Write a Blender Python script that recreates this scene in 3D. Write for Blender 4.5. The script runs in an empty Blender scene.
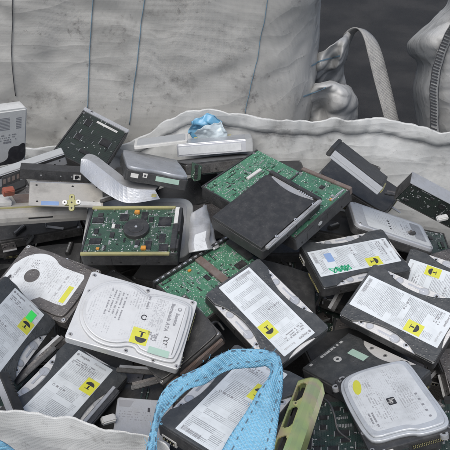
POSE={'W':(-0.1211,0.5940,0.8394,0.9814,0.1296,0.1049,-0.0953),
'AB':(0.0560,0.6454,0.7963,0.4179,0.0733,-0.1034,0.8996),
'X':(-0.2131,0.5359,0.7499,0.5250,-0.1001,0.0647,-0.8427),
'U':(-0.3127,0.6100,0.7981,0.5560,-0.3056,0.2378,-0.7355),
'AE':(0.2565,0.6620,0.7801,0.3278,-0.0592,-0.1508,0.9308),
'AD':(0.2041,0.7826,0.7706,0.1385,-0.0044,0.0209,-0.9901),
'AF':(0.3482,0.7498,0.7421,0.9617,0.1246,-0.0173,-0.2435),
'AA':(0.0108,0.4550,0.8390,0.4499,-0.0073,-0.0338,-0.8924),
'AG':(0.1972,0.5822,0.7353,0.8951,-0.0454,-0.1449,-0.4192),
'AH':(0.2070,0.4977,0.7885,0.7467,-0.0299,-0.1801,-0.6396),
'T':(-0.2733,0.7407,0.7638,0.9649,0.1195,-0.0377,-0.2309),
'N':(0.2864,0.9071,0.7420,0.9811,-0.1015,0.1600,-0.0405),
'J':(0.0655,0.8124,0.8474,0.9085,0.0643,-0.0220,0.4124),
'I':(0.0460,0.9351,0.8163,0.9135,0.0340,-0.0112,0.4053),
'K':(0.1251,0.8637,0.8205,0.9182,-0.0013,-0.0846,0.3870),
'P':(-0.1412,0.7927,0.8186,0.9980,0.0563,-0.0209,-0.0207),
'S':(-0.0171,0.7220,0.7818,0.9296,0.0467,-0.0002,0.3656),
'AC':(0.0684,0.7599,0.7338,0.9832,0.0701,0.1668,-0.0224),
'F':(-0.1264,0.9285,0.8479,0.6306,-0.0442,0.2291,0.7402),
'H':(-0.0191,1.1345,0.7718,0.9763,-0.2128,-0.0389,0.0070),
'H2':(-0.0185,1.0582,0.7743,0.9573,-0.2369,0.0004,0.1656),
'B':(-0.2741,1.1368,0.7777,0.7694,0.2038,0.0866,0.5992),
'L':(0.2232,0.9323,0.8588,0.9372,-0.0966,0.2590,-0.2127),
'M':(0.2551,1.0426,0.7401,0.9515,0.0195,0.1551,-0.2652),
'O':(0.3531,0.8950,0.8063,0.5850,0.7758,0.0497,-0.2310),
'Y':(-0.0800,0.6263,0.7934,0.8726,0.1777,-0.0646,-0.4503),
'A':(-0.4394,1.0279,0.8109,0.9398,0.0162,0.1040,0.3251),
'C':(-0.3516,0.9657,0.8278,0.9733,0.0485,-0.0508,0.2187),
'D':(-0.2750,0.9203,0.8460,0.9926,-0.0512,0.0794,0.0760),
'D2':(-0.2617,0.8800,0.8445,0.9887,0.0757,0.0950,0.0877),
'Q':(-0.3227,0.8804,0.8058,0.9555,-0.0860,0.1203,0.2554),
'G':(-0.1130,1.0070,0.8698,0.9918,-0.1128,-0.0490,0.0346),
'R':(-0.1499,0.8661,0.7776,0.9902,0.1397,-0.0007,-0.0051),
'Z':(-0.1011,0.4622,0.7790,0.7004,0.0979,0.0105,0.7069),
'AI':(0.0775,0.4169,0.8770,0.8066,-0.1374,-0.0061,0.5748),
'AJ':(0.1453,0.4908,0.7172,0.7431,-0.1724,0.0010,0.6466),
'UH':(0.2194,0.5361,0.6955,0.7567,-0.0093,-0.2014,-0.6220),
'RB':(0.3322,0.4873,0.7173,0.7843,-0.1954,-0.0414,0.5873),
'V':(-0.2680,0.4995,0.7997,0.8329,-0.2477,0.2641,-0.4186),
'XR':(-0.1524,0.4843,0.8060,0.8307,0.0977,0.1606,0.5241),
'F6':(-0.2084,0.4302,0.7178,0.3662,0.0134,0.0048,0.9304),
'F8':(-0.0563,0.4161,0.7149,0.4610,0.0002,-0.0089,0.8874),
'F22':(-0.3122,0.5404,0.7162,0.8091,-0.0031,0.0218,0.5873),
'F24':(-0.1456,0.5463,0.7033,0.9827,0.0004,-0.0990,0.1563),
'F26':(-0.0634,0.5405,0.6897,0.2234,-0.0626,-0.0447,0.9717),
'F27':(-0.0366,0.5343,0.6673,0.9175,0.0552,-0.0480,-0.3910),
'F29':(0.0825,0.5266,0.6425,0.2332,0.0310,-0.0843,0.9683),
'F41':(-0.3511,0.6569,0.6574,0.8853,0.0897,0.0160,-0.4559),
'F42':(-0.2006,0.6585,0.6975,0.5786,-0.0109,0.1225,0.8062),
'F47':(0.2005,0.7385,0.6249,0.7270,0.0481,0.0710,0.6812),
'F48':(0.1961,0.6619,0.6843,0.9924,-0.0307,0.0117,0.1185),
'F51':(0.3786,0.6108,0.6709,0.7396,0.0111,0.0132,-0.6729),
'F59':(-0.3056,0.7283,0.6353,0.0717,0.0208,0.0019,-0.9972),
'F60':(-0.1507,0.7080,0.7302,0.9522,0.0632,0.0357,-0.2967),
'F62':(-0.0051,0.7312,0.6895,0.8044,0.0462,0.0092,-0.5922),
'F63':(-0.0457,0.7375,0.6576,0.7572,0.0267,0.0133,-0.6525),
'F64':(0.0701,0.7726,0.7107,0.2087,0.1771,-0.0372,0.9611),
'F66':(0.2546,0.7402,0.7012,0.8234,-0.0693,0.1306,0.5479),
'F67':(0.2426,0.6986,0.6566,0.1110,0.0046,0.0324,0.9933),
'F69':(0.3743,0.7141,0.6515,0.6154,0.0388,0.0612,-0.7849),
'F76':(-0.2920,0.8223,0.6997,0.6972,0.0728,-0.0193,-0.7129),
'F79':(-0.2033,0.8087,0.6662,0.1694,-0.0195,-0.0077,0.9853),
'F80':(-0.0683,0.8226,0.7147,0.9853,-0.0336,-0.0461,-0.1607),
'F82':(0.0734,0.8943,0.6957,0.6889,-0.0122,0.0469,-0.7233),
'F85':(0.2436,0.8119,0.6525,0.1651,0.0820,0.0812,0.9795),
'F86':(0.3873,0.8095,0.6904,0.8364,0.0352,0.0356,-0.5459),
'F92':(-0.4257,0.9595,0.6914,0.8416,-0.0890,0.0406,-0.5311),
'F93':(-0.4552,0.9569,0.6646,0.9933,-0.0116,0.0700,0.0907),
'F94':(-0.3418,0.9444,0.7301,0.9876,0.0441,0.0102,0.1502),
'F95':(-0.3020,0.9587,0.6666,0.7244,0.0246,-0.0724,0.6851),
'F96':(-0.2022,0.9372,0.7119,0.5468,-0.0610,0.0837,0.8308),
'F97':(-0.1563,0.9411,0.6667,0.9620,0.0213,-0.0073,0.2721),
'F98':(-0.0659,0.9374,0.7238,0.9767,-0.0843,0.0398,0.1933),
'F99':(-0.0459,0.9676,0.6368,0.9931,0.0187,0.0306,-0.1119),
'F100':(0.0769,0.9235,0.7231,0.6760,0.0473,0.0088,0.7353),
'F101':(0.0664,0.9315,0.6531,0.2314,0.1282,-0.1527,0.9522),
'F102':(0.1963,0.9575,0.7044,0.0383,-0.1309,-0.0788,-0.9875),
'F105':(0.3478,0.9525,0.6644,0.0545,0.0822,0.0552,0.9936),
'F110':(-0.4724,1.0785,0.7030,0.9684,0.0090,-0.0509,0.2441),
'F112':(-0.3418,1.0420,0.7108,0.8852,0.0407,0.0038,0.4634),
'F114':(-0.1857,1.0503,0.7229,0.7570,-0.0472,0.0235,0.6513),
'F116':(-0.0658,1.0479,0.7071,0.2041,0.0681,-0.0305,-0.9761),
'F118':(0.1168,1.0793,0.7140,0.7500,-0.0007,-0.0009,-0.6614),
'F120':(0.2507,1.0909,0.7142,0.5921,-0.0458,0.0885,-0.7997),
'F122':(0.4122,1.0669,0.7148,0.8403,-0.0218,0.0020,0.5416),
'F123':(0.3702,1.0777,0.6647,0.7480,0.0064,0.0044,0.6636)}
SUN_EL,SUN_ROT,SKY,SUN,EXPO=60,200,.082,1.4,.74
import bpy, bmesh, math, random
from mathutils import Vector, Quaternion, Matrix, noise as mnoise
R=math.radians
random.seed(7)
sc=bpy.context.scene
COL=sc.collection
# ------------------------------------------------------------------ materials
def nt(name):
    m=bpy.data.materials.new(name); m.use_nodes=True
    t=m.node_tree; t.nodes.clear()
    out=t.nodes.new('ShaderNodeOutputMaterial'); b=t.nodes.new('ShaderNodeBsdfPrincipled')
    t.links.new(b.outputs[0],out.inputs[0])
    return m,t,b
class G:
    """tiny node-expression helper"""
    def __init__(s,t): s.t=t
    def n(s,ty,**k):
        x=s.t.nodes.new(ty)
        for a,v in k.items(): setattr(x,a,v)
        return x
    def put(s,sock,v):
        if hasattr(v,'links') or hasattr(v,'is_output'): s.t.links.new(v,sock)
        else: sock.default_value=v
    def math(s,op,a,b=0.0,c=None,clamp=False):
        x=s.n('ShaderNodeMath',operation=op,use_clamp=clamp); s.put(x.inputs[0],a); s.put(x.inputs[1],b)
        if c is not None: s.put(x.inputs[2],c)
        return x.outputs[0]
    def ramp(s,v,a,b):   # smooth 0..1 between a and b
        x=s.n('ShaderNodeMapRange',interpolation_type='SMOOTHSTEP'); s.put(x.inputs[0],v); x.inputs[1].default_value=a; x.inputs[2].default_value=b
        return x.outputs[0]
    def mix(s,f,a,b,mode='MIX'):
        x=s.n('ShaderNodeMix',data_type='RGBA',blend_type=mode); s.put(x.inputs[0],f); s.put(x.inputs[6],a); s.put(x.inputs[7],b)
        return x.outputs[2]
    def obj(s,off=True):
        tc=s.n('ShaderNodeTexCoord').outputs['Object']
        if not off: return tc
        r=s.n('ShaderNodeObjectInfo').outputs['Random']
        v=s.n('ShaderNodeVectorMath',operation='ADD'); c=s.n('ShaderNodeCombineXYZ')
        k=s.math('MULTIPLY',r,3.7); s.put(c.inputs[0],k); s.put(c.inputs[1],s.math('MULTIPLY',r,9.1)); s.put(c.inputs[2],k)
        s.put(v.inputs[0],tc); s.put(v.inputs[1],c.outputs[0]); return v.outputs[0]
    def noise(s,co,scale,det=4,rough=.55,dist=0):
        x=s.n('ShaderNodeTexNoise'); s.put(x.inputs['Vector'],co); x.inputs['Scale'].default_value=scale; x.inputs['Detail'].default_value=det; x.inputs['Roughness'].default_value=rough; x.inputs['Distortion'].default_value=dist
        return x.outputs['Fac']
    def voro(s,co,scale,feature='F1'):
        x=s.n('ShaderNodeTexVoronoi',feature=feature); s.put(x.inputs['Vector'],co); x.inputs['Scale'].default_value=scale
        return x
    def bump(s,b,h,strength,dist=.001):
        x=s.n('ShaderNodeBump'); x.inputs['Strength'].default_value=strength; x.inputs['Distance'].default_value=dist; s.put(x.inputs['Height'],h); s.t.links.new(x.outputs[0],b.inputs['Normal'])
def rgb(r,g,b): return (r,g,b,1)
DUST=rgb(.23,.23,.225)
def basic(name,col,rough=.5,metal=0.0,dust=.25,grime=.25,fine=.5,bump=.15,speck=0.0,drops=0.0):
    """painted / plastic / metal surface with dust film, grime blotches and fine scratches"""
    m,t,b=nt(name); g=G(t); co=g.obj()
    n1=g.noise(co,22,5,.6); n2=g.noise(co,75,4,.65); n3=g.noise(co,420,3,.6)
    c=col
    gr=g.math('MULTIPLY',g.ramp(n1,.5,.72),grime); c=g.mix(gr,c,rgb(col[0]*.35,col[1]*.34,col[2]*.33))
    du=g.math('MULTIPLY',g.ramp(g.math('ADD',g.math('MULTIPLY',n2,.7),g.math('MULTIPLY',n3,.3)),.42,.66),dust)
    c=g.mix(du,c,DUST)
    ms=g.n('ShaderNodeMapping'); g.put(ms.inputs['Vector'],co); ms.inputs['Scale'].default_value=(14,420,60); ms.inputs['Rotation'].default_value=(0,0,.5)
    scr=g.noise(ms.outputs[0],1.0,4,.75); c=g.mix(g.math('MULTIPLY',g.ramp(scr,.60,.68),.10+.10*metal),c,rgb(min(.8,col[0]*1.6+.06),min(.8,col[1]*1.6+.06),min(.8,col[2]*1.6+.06)))
    if speck>0:
        v=g.voro(co,330); sp=g.math('MULTIPLY',g.math('LESS_THAN',v.outputs['Distance'],.22),g.ramp(n2,.5,.6))
        c=g.mix(g.math('MULTIPLY',sp,speck),c,rgb(.5,.5,.48))
    g.put(b.inputs['Base Color'],c); b.inputs['Metallic'].default_value=metal
    ro=g.math('ADD',rough,g.math('MULTIPLY',g.math('SUBTRACT',n2,.5),.5),clamp=True)
    g.put(b.inputs['Roughness'],ro)
    h=g.math('ADD',g.math('MULTIPLY',n3,fine),n2)
    if drops>0:
        v=g.voro(co,210); dr=g.math('SUBTRACT',1.0,g.ramp(v.outputs['Distance'],.05,.42))
        h=g.math('ADD',h,g.math('MULTIPLY',g.math('MULTIPLY',dr,g.ramp(n1,.42,.6)),drops*3))
    g.bump(b,h,bump,.0015)
    return m
def print_mat(name,paper,ink,rows=46,side=.0,density=.5,big=1.0,dirt=.3,rows2=0):
    """paper label: UV u = reading direction 0..1, v = 1 at the heading; rows of tiny illegible print in paragraphs"""
    m,t,b=nt(name); g=G(t)
    uv=g.n('ShaderNodeTexCoord').outputs['UV']; sp=g.n('ShaderNodeSeparateXYZ'); g.put(sp.inputs[0],uv); u,v=sp.outputs[0],sp.outputs[1]
    rnd=g.n('ShaderNodeObjectInfo').outputs['Random']
    r=g.math('MULTIPLY',v,float(rows)); row=g.math('FLOOR',r); fr=g.math('FRACT',r)
    line=g.math('MULTIPLY',g.math('GREATER_THAN',fr,.28),g.math('LESS_THAN',fr,.8))
    c1=g.n('ShaderNodeCombineXYZ'); g.put(c1.inputs[0],g.math('MULTIPLY',u,38.0)); g.put(c1.inputs[1],g.math('MULTIPLY',row,5.37)); g.put(c1.inputs[2],g.math('MULTIPLY',rnd,40.0))
    wn=g.noise(c1.outputs[0],1.0,3,.8); word=g.ramp(wn,.5-density*.16,.58-density*.16)
    # paragraph blocks: columns x bands
    c2=g.n('ShaderNodeCombineXYZ'); g.put(c2.inputs[0],g.math('FLOOR',g.math('ADD',g.math('MULTIPLY',u,2.2),g.math('MULTIPLY',rnd,.7)))); g.put(c2.inputs[1],g.math('FLOOR',g.math('DIVIDE',row,4.0))); g.put(c2.inputs[2],g.math('MULTIPLY',rnd,13.0))
    wh=g.n('ShaderNodeTexWhiteNoise',noise_dimensions='3D'); g.put(wh.inputs['Vector'],c2.outputs[0]); blk=wh.outputs['Value']
    block=g.math('GREATER_THAN',blk,.22)
    mar=g.math('MULTIPLY',g.math('GREATER_THAN',u,.06),g.math('LESS_THAN',g.math('ADD',u,g.math('MULTIPLY',blk,.12)),.97))
    mar=g.math('MULTIPLY',mar,g.math('MULTIPLY',g.math('GREATER_THAN',v,.025),g.math('LESS_THAN',v,.9)))
    ink_f=g.math('MULTIPLY',g.math('MULTIPLY',line,word),g.math('MULTIPLY',block,mar))
    dens=g.math('ADD',.25,g.math('MULTIPLY',g.math('FRACT',g.math('MULTIPLY',blk,7.0)),.6))
    ink_f=g.math('MULTIPLY',ink_f,dens)
    co=g.obj(); n1=g.noise(co,30,5,.6); n2=g.noise(co,160,4,.6)
    c=g.mix(g.math('MULTIPLY',g.ramp(n1,.44,.7),dirt*1.2),paper,rgb(paper[0]*.55,paper[1]*.56,paper[2]*.56))
    c=g.mix(g.math('MULTIPLY',g.ramp(n2,.56,.75),dirt*.7),c,rgb(.33,.33,.32))
    c=g.mix(ink_f,c,ink)
    g.put(b.inputs['Base Color'],c); g.put(b.inputs['Roughness'],g.math('ADD',.33,g.math('MULTIPLY',n1,.35)))
    g.bump(b,g.math('ADD',n1,g.math('MULTIPLY',n2,.3)),.25,.002)
    return m
def board_mat(name,base,dark,spark=.5,sc1=1.0,dust=.22):
    """printed circuit board: traces, vias and solder specks"""
    m,t,b=nt(name); g=G(t); co=g.obj()
    v1=g.voro(co,95*sc1); v2=g.voro(co,300*sc1); n1=g.noise(co,40,4,.6); n2=g.noise(co,9,3)
    br=g.n('ShaderNodeTexBrick'); g.put(br.inputs['Vector'],co); br.inputs['Scale'].default_value=120*sc1; br.inputs['Mortar Size'].default_value=.07; br.inputs['Color1'].default_value=(0,0,0,1); br.inputs['Color2'].default_value=(1,1,1,1); br.inputs['Mortar'].default_value=(.5,.5,.5,1)
    c=g.mix(g.ramp(n1,.38,.62),base,dark)
    tr=g.math('MULTIPLY',br.outputs['Fac'],.35); c=g.mix(tr,c,rgb(min(1,base[0]*2+.05),min(1,base[1]*1.5+.05),min(1,base[2]*1.8+.05)))
    vc=g.n('ShaderNodeTexVoronoi',feature='F1',distance='CHEBYCHEV'); g.put(vc.inputs['Vector'],co); vc.inputs['Scale'].default_value=52*sc1
    tl=g.math('LESS_THAN',g.math('FRACT',g.math('MULTIPLY',vc.outputs['Distance'],11.0)),.34); c=g.mix(g.math('MULTIPLY',tl,.45),c,rgb(base[0]*1.7+.01,base[1]*1.45+.015,base[2]*1.5+.01))
    cell=g.n('ShaderNodeSeparateColor'); g.put(cell.inputs[0],v2.outputs['Color'])
    sp=g.math('MULTIPLY',g.math('LESS_THAN',v2.outputs['Distance'],.3),g.math('GREATER_THAN',cell.outputs[0],1.0-spark*.55))
    c=g.mix(g.math('MULTIPLY',sp,.85),c,rgb(.5,.53,.5))
    cell1=g.n('ShaderNodeSeparateColor'); g.put(cell1.inputs[0],v1.outputs['Color'])
    dk=g.math('MULTIPLY',g.math('LESS_THAN',v1.outputs['Distance'],.28),g.math('GREATER_THAN',cell1.outputs[1],.72)); c=g.mix(g.math('MULTIPLY',dk,.8),c,rgb(.03,.03,.03))
    c=g.mix(g.math('MULTIPLY',g.ramp(g.noise(co,55,4,.7),.5,.72),dust),c,DUST)
    g.put(b.inputs['Base Color'],c); b.inputs['Roughness'].default_value=.42
    g.bump(b,g.math('ADD',sp,g.math('MULTIPLY',dk,.8)),.5,.001)
    return m
def fabric_mat(name,col,dirt=.5,weave=900.,wr=.4,stain=rgb(.12,.115,.11),dscale=3.0):
    m,t,b=nt(name); g=G(t); co=g.n('ShaderNodeTexCoord').outputs['Object']
    n1=g.noise(co,dscale,6,.62,.1); n2=g.noise(co,dscale*5,7,.74,.1); n3=g.noise(co,dscale*20,6,.75)
    c=g.mix(g.math('MULTIPLY',g.ramp(n1,.40,.66),dirt*.6),col,rgb(col[0]*.55,col[1]*.545,col[2]*.53))
    sm=g.math('MULTIPLY',g.ramp(n2,.47,.68),g.ramp(n1,.43,.58)); c=g.mix(g.math('MULTIPLY',sm,dirt),c,stain)
    sp=g.math('MULTIPLY',g.ramp(n3,.57,.68),g.ramp(n2,.46,.58)); c=g.mix(g.math('MULTIPLY',sp,dirt*.9),c,stain)
    w1=g.n('ShaderNodeTexWave',wave_type='BANDS',bands_direction='X'); g.put(w1.inputs['Vector'],co); w1.inputs['Scale'].default_value=weave/6.28; w1.inputs['Distortion'].default_value=0
    w2=g.n('ShaderNodeTexWave',wave_type='BANDS',bands_direction='Z'); g.put(w2.inputs['Vector'],co); w2.inputs['Scale'].default_value=weave/6.28; w2.inputs['Distortion'].default_value=0
    wv=g.math('MULTIPLY',w1.outputs['Fac'],w2.outputs['Fac'])
    c=g.mix(g.math('MULTIPLY',wv,.22),c,rgb(col[0]*.6,col[1]*.6,col[2]*.6))
    g.put(b.inputs['Base Color'],c); b.inputs['Roughness'].default_value=.45
    mp=g.n('ShaderNodeMapping'); g.put(mp.inputs['Vector'],co); mp.inputs['Scale'].default_value=(1.5,1.0,.8); mp.inputs['Rotation'].default_value=(.3,.5,.2)
    ds=g.n('ShaderNodeVectorMath',operation='MULTIPLY_ADD'); dn=g.n('ShaderNodeTexNoise'); g.put(dn.inputs['Vector'],co); dn.inputs['Scale'].default_value=dscale*3; dn.inputs['Detail'].default_value=2
    g.put(ds.inputs[0],dn.outputs['Color']); ds.inputs[1].default_value=(.10,.10,.10); g.put(ds.inputs[2],mp.outputs[0])
    va=g.voro(ds.outputs[0],dscale*2.6); vb=g.voro(ds.outputs[0],dscale*7.5)
    cr=g.math('ADD',g.math('MULTIPLY',va.outputs['Distance'],.16),g.math('MULTIPLY',vb.outputs['Distance'],.025))
    for k,(rx,ry,rz,kk) in enumerate(((.2,.9,.3,1.0),(.4,-1.1,.2,1.25),(-.3,1.5,.9,.8),(1.1,.4,-.6,1.7))):
        mq=g.n('ShaderNodeMapping'); g.put(mq.inputs['Vector'],co); mq.inputs['Rotation'].default_value=(rx,ry,rz); q=dscale*kk*2.4; mq.inputs['Scale'].default_value=(q*.22,q*1.5,q)
        nn=g.noise(mq.outputs[0],1.0,1.5,.45); rd=g.math('POWER',g.math('SUBTRACT',1.0,g.math('MULTIPLY',g.math('ABSOLUTE',g.math('SUBTRACT',nn,.5)),4.0),clamp=True),3.0)
        cr=g.math('ADD',cr,g.math('MULTIPLY',rd,.065))
    h=g.math('ADD',g.math('MULTIPLY',wv,.012),g.math('ADD',g.math('MULTIPLY',n2,.03),cr))
    g.bump(b,h,wr,.03)
    return m
def strap_mat(name,col,light,dscale=1.0,dirt=.35):
    m,t,b=nt(name); g=G(t); uv=g.n('ShaderNodeTexCoord').outputs['UV']
    w=g.n('ShaderNodeTexWave',wave_type='BANDS',bands_direction='DIAGONAL'); g.put(w.inputs['Vector'],uv); w.inputs['Scale'].default_value=13*dscale; w.inputs['Distortion'].default_value=1.6; w.inputs['Detail Scale'].default_value=3
    w2=g.n('ShaderNodeTexWave',wave_type='BANDS',bands_direction='Y'); g.put(w2.inputs['Vector'],uv); w2.inputs['Scale'].default_value=19*dscale; w2.inputs['Distortion'].default_value=1.5; w2.inputs['Detail Scale'].default_value=4
    co=g.obj(False); n=g.noise(co,35,5,.65)
    f=g.math('MULTIPLY',w.outputs['Fac'],w2.outputs['Fac'])
    fib=g.noise(co,520,3,.7); c=g.mix(g.math('MULTIPLY',g.math('ADD',f,g.math('SUBTRACT',fib,.45)),1.0,clamp=True),col,light); c=g.mix(g.math('MULTIPLY',g.ramp(n,.5,.75),dirt),c,rgb(col[0]*.45,col[1]*.45,col[2]*.5))
    g.put(b.inputs['Base Color'],c); b.inputs['Roughness'].default_value=.5
    g.bump(b,g.math('ADD',f,g.math('MULTIPLY',fib,.6)),.6,.002); return m
def iridescent(name):
    m,t,b=nt(name); g=G(t); co=g.obj(False)
    sx=g.n('ShaderNodeMapping'); g.put(sx.inputs['Vector'],co); sx.inputs['Scale'].default_value=(1.3,.45,.45); n=g.noise(sx.outputs[0],30,1.0,.4,.1); n2=g.noise(co,90,4,.6)
    cr=g.n('ShaderNodeValToRGB'); g.put(cr.inputs[0],n); e=cr.color_ramp.elements
    e[0].position=.3; e[0].color=rgb(.50,.60,.28); e[1].position=.72; e[1].color=rgb(.58,.62,.32)
    for p,c in ((.44,rgb(.60,.68,.28)),(.52,rgb(.68,.68,.32)),(.60,rgb(.68,.56,.36))):
        x=e.new(p); x.color=c
    c=g.mix(g.math('MULTIPLY',g.ramp(n2,.52,.72),.4),cr.outputs[0],rgb(.3,.3,.27))
    g.put(b.inputs['Base Color'],c); b.inputs['Metallic'].default_value=.75; b.inputs['Roughness'].default_value=.26
    g.bump(b,n2,.15,.001); return m
M={}
M['black']=basic('black_cover',rgb(.047,.051,.054),.36,0,.12,.15,.5,.22,.03,.8)  # these blacks, down to grime, are lifted: dusty haze put into the colour
M['black2']=basic('black_plastic',rgb(.031,.0315,.032),.44,0,.07,.3,.6,.2,.05,0)
M['dark']=basic('dark_casting',rgb(.052,.053,.055),.42,.3,.14,.2,.6,.22,.02,.3)
M['grime']=basic('grimy_casting',rgb(.042,.041,.040),.52,.1,.2,.3,.8,.3,.04,0)
M['alu']=basic('cast_aluminium',rgb(.40,.41,.42),.42,.35,.25,.4,.5,.15,0,.2)
M['alu2']=basic('bright_steel',rgb(.50,.52,.55),.36,.4,.2,.3,.4,.1,0,0)
M['beige']=basic('beige_plate',rgb(.42,.405,.37),.45,.15,.3,.5,.5,.15,0,0)
M['case']=basic('off_white_case',rgb(.56,.57,.56),.45,0,.15,.3,.4,.08,0,0)
M['zinc']=basic('zinc_sheet',rgb(.42,.43,.44),.42,.4,.35,.5,.5,.15,0,0)
M['crescent']=basic('bare_alloy',rgb(.62,.62,.61),.4,.25,.15,.25,.5,.2,0,.4)
M['wcover']=basic('white_lacquered_cover',rgb(.52,.535,.545),.30,.05,.14,.16,.5,.08,0,0)
M['hpcover']=basic('pale_alloy_cover',rgb(.50,.53,.56),.36,.2,.18,.25,.5,.15,0,.25)
M['greycast']=basic('mottled_grey_cover',rgb(.10,.094,.092),.46,.15,.2,.35,.7,.45,.5,.9)
M['greycover']=basic('grey_lid',rgb(.36,.38,.41),.34,.3,.3,.5,.5,.2,0,.2)
M['greyplas']=basic('light_grey_plastic',rgb(.36,.375,.38),.5,0,.2,.3,.4,.1,0,0)
M['white']=basic('white_plastic',rgb(.56,.56,.54),.45,0,.25,.3,.4,.1,0,0)
M['brown']=basic('brown_connector_plastic',rgb(.075,.05,.04),.5,0,.2,.2,.5,.1,0,0)
M['brownedge']=basic('brown_dusty_rail',rgb(.15,.115,.10),.55,.1,.35,.4,.6,.2,0,0)
M['yellow']=basic('yellow_sticker_paper',rgb(.56,.56,.06),.45,0,.1,.15,.4,.05,0,0)
M['lime']=basic('fluorescent_green_sticker',rgb(.06,.80,.14),.45,0,.03,.05,.3,.05,0,0)
M['mint']=basic('pale_green_sticker',rgb(.33,.47,.40),.5,0,.15,.2,.3,.05,0,0)
M['ink']=basic('black_ink',rgb(.03,.03,.035),.5,0,.1,.1,.3,.05,0,0)
M['greyink']=basic('grey_ink',rgb(.24,.245,.26),.5,0,.1,.1,.3,.05,0,0)
M['faintink']=basic('faint_ink',rgb(.36,.37,.385),.5,0,.1,.1,.3,.05,0,0)
M['paleink']=basic('pale_print',rgb(.42,.43,.43),.5,0,.1,.3,.3,.05,0,0)
M['bluepatch']=basic('blue_print',rgb(.22,.33,.55),.5,0,.2,.2,.3,.05,0,0)
M['greenpen']=basic('green_marker',rgb(.05,.42,.22),.5,0,.05,.05,.3,.05,0,0)
M['redplas']=basic('red_plastic',rgb(.26,.075,.045),.5,0,.2,.3,.4,.1,0,0)
M['orange']=basic('orange_capacitor',rgb(.52,.24,.04),.45,0,.15,.15,.4,.1,0,0)
M['clip']=basic('yellow_green_plastic',rgb(.27,.26,.09),.45,0,.25,.3,.4,.1,0,0)
M['chip']=basic('chip_resin',rgb(.018,.018,.019),.45,0,.12,.1,.4,.1,0,0)
M['gold']=basic('gold_edge',rgb(.45,.42,.20),.42,.4,.2,.3,.4,.1,0,0)
M['screw']=basic('steel_screw',rgb(.42,.42,.42),.35,.7,.1,.2,.4,.1,0,0)
M['hole']=basic('hole_black',rgb(.008,.008,.008),.7,0,.05,.1,.3,.05,0,0)
M['pcb']=board_mat('green_board',rgb(.035,.125,.075),rgb(.022,.075,.045),.6)
M['pcb_bright']=board_mat('bright_green_board',rgb(.042,.150,.084),rgb(.028,.105,.06),.9,1.15)
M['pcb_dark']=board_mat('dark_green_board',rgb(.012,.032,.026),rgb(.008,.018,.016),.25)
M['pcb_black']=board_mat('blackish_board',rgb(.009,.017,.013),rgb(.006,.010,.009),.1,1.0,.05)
M['pcb_teal']=board_mat('teal_board',rgb(.022,.060,.036),rgb(.014,.036,.024),.45)
M['label']=print_mat('printed_label',rgb(.58,.62,.645),rgb(.22,.235,.25),64,density=.72)
M['label2']=print_mat('sparse_printed_label',rgb(.53,.545,.555),rgb(.36,.37,.385),40,density=.1,dirt=.15)
M['label3']=print_mat('hardly_printed_label',rgb(.57,.595,.61),rgb(.34,.35,.36),34,density=.2,dirt=.35)
M['weave']=fabric_mat('grey_woven_sack',rgb(.435,.435,.42),.62,780,.5)
M['weave_white']=fabric_mat('white_woven_sack',rgb(.60,.62,.63),.4,900,.55,dscale=5)
M['weave_dim']=fabric_mat('dimmed_woven_sack',rgb(.46,.465,.46),.6,780,.35,dscale=4)  # white cloth dimmed: shade put into its colour, besides real dirt
M['weave_front']=fabric_mat('pale_woven_sack',rgb(.50,.515,.515),.45,850,.42,dscale=5)
M['blueline']=basic('blue_thread',rgb(.15,.25,.33),.6,0,.2,.4,.4,.1)
M['stitch']=basic('navy_stitching',rgb(.06,.10,.15),.7,0,.2,.3,.4,.1)
M['darkthread']=basic('dark_thread',rgb(.05,.052,.058),.7,0,.2,.3,.4,.1)
M['bluestrap']=strap_mat('blue_webbing',rgb(.13,.37,.56),rgb(.36,.59,.74))
M['whitestrap']=strap_mat('grey_webbing',rgb(.33,.33,.325),rgb(.48,.48,.47),.8,.6)
M['bluefilm']=basic('blue_plastic_film',rgb(.13,.34,.52),.3,0,.2,.4,.4,.2)
M['palefilm']=basic('pale_plastic_film',rgb(.50,.58,.62),.3,0,.2,.3,.4,.2)
M['irid']=iridescent('passivated_steel')
# ------------------------------------------------------------------ mesh helpers (millimetres in, metres out)
def link(name,bm,mats,parent=None,smooth=False):
    bmesh.ops.recalc_face_normals(bm,faces=bm.faces)
    me=bpy.data.meshes.new(name); bm.to_mesh(me); bm.free()
    for k in (mats if isinstance(mats,(list,tuple)) else [mats]): me.materials.append(M[k] if isinstance(k,str) else k)
    if smooth:
        for p in me.polygons: p.use_smooth=True
    o=bpy.data.objects.new(name,me); COL.objects.link(o)
    if parent: o.parent=parent
    return o
def solid(b,th):
    bmesh.ops.recalc_face_normals(b,faces=b.faces); b.normal_update(); bmesh.ops.solidify(b,geom=b.faces[:],thickness=th)
def prism(bm,pts,z0,z1,bev=0.0,mi=0,seg=2):
    s=.001
    vs=[bm.verts.new((x*s,y*s,z0*s)) for x,y in pts]
    f=bm.faces.new(vs); f.material_index=mi
    r=bmesh.ops.extrude_face_region(bm,geom=[f])
    nv=[v for v in r['geom'] if isinstance(v,bmesh.types.BMVert)]
    for v in nv: v.co.z=z1*s
    tf=[x for x in r['geom'] if isinstance(x,bmesh.types.BMFace)]
    for x in tf: x.material_index=mi
    for v in nv:
        for x in v.link_faces: x.material_index=mi
    if bev>0:
        es=[e for e in tf[0].edges]
        bmesh.ops.bevel(bm,geom=es,offset=bev*s,segments=seg,affect='EDGES',profile=.6,clamp_overlap=True)
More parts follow.
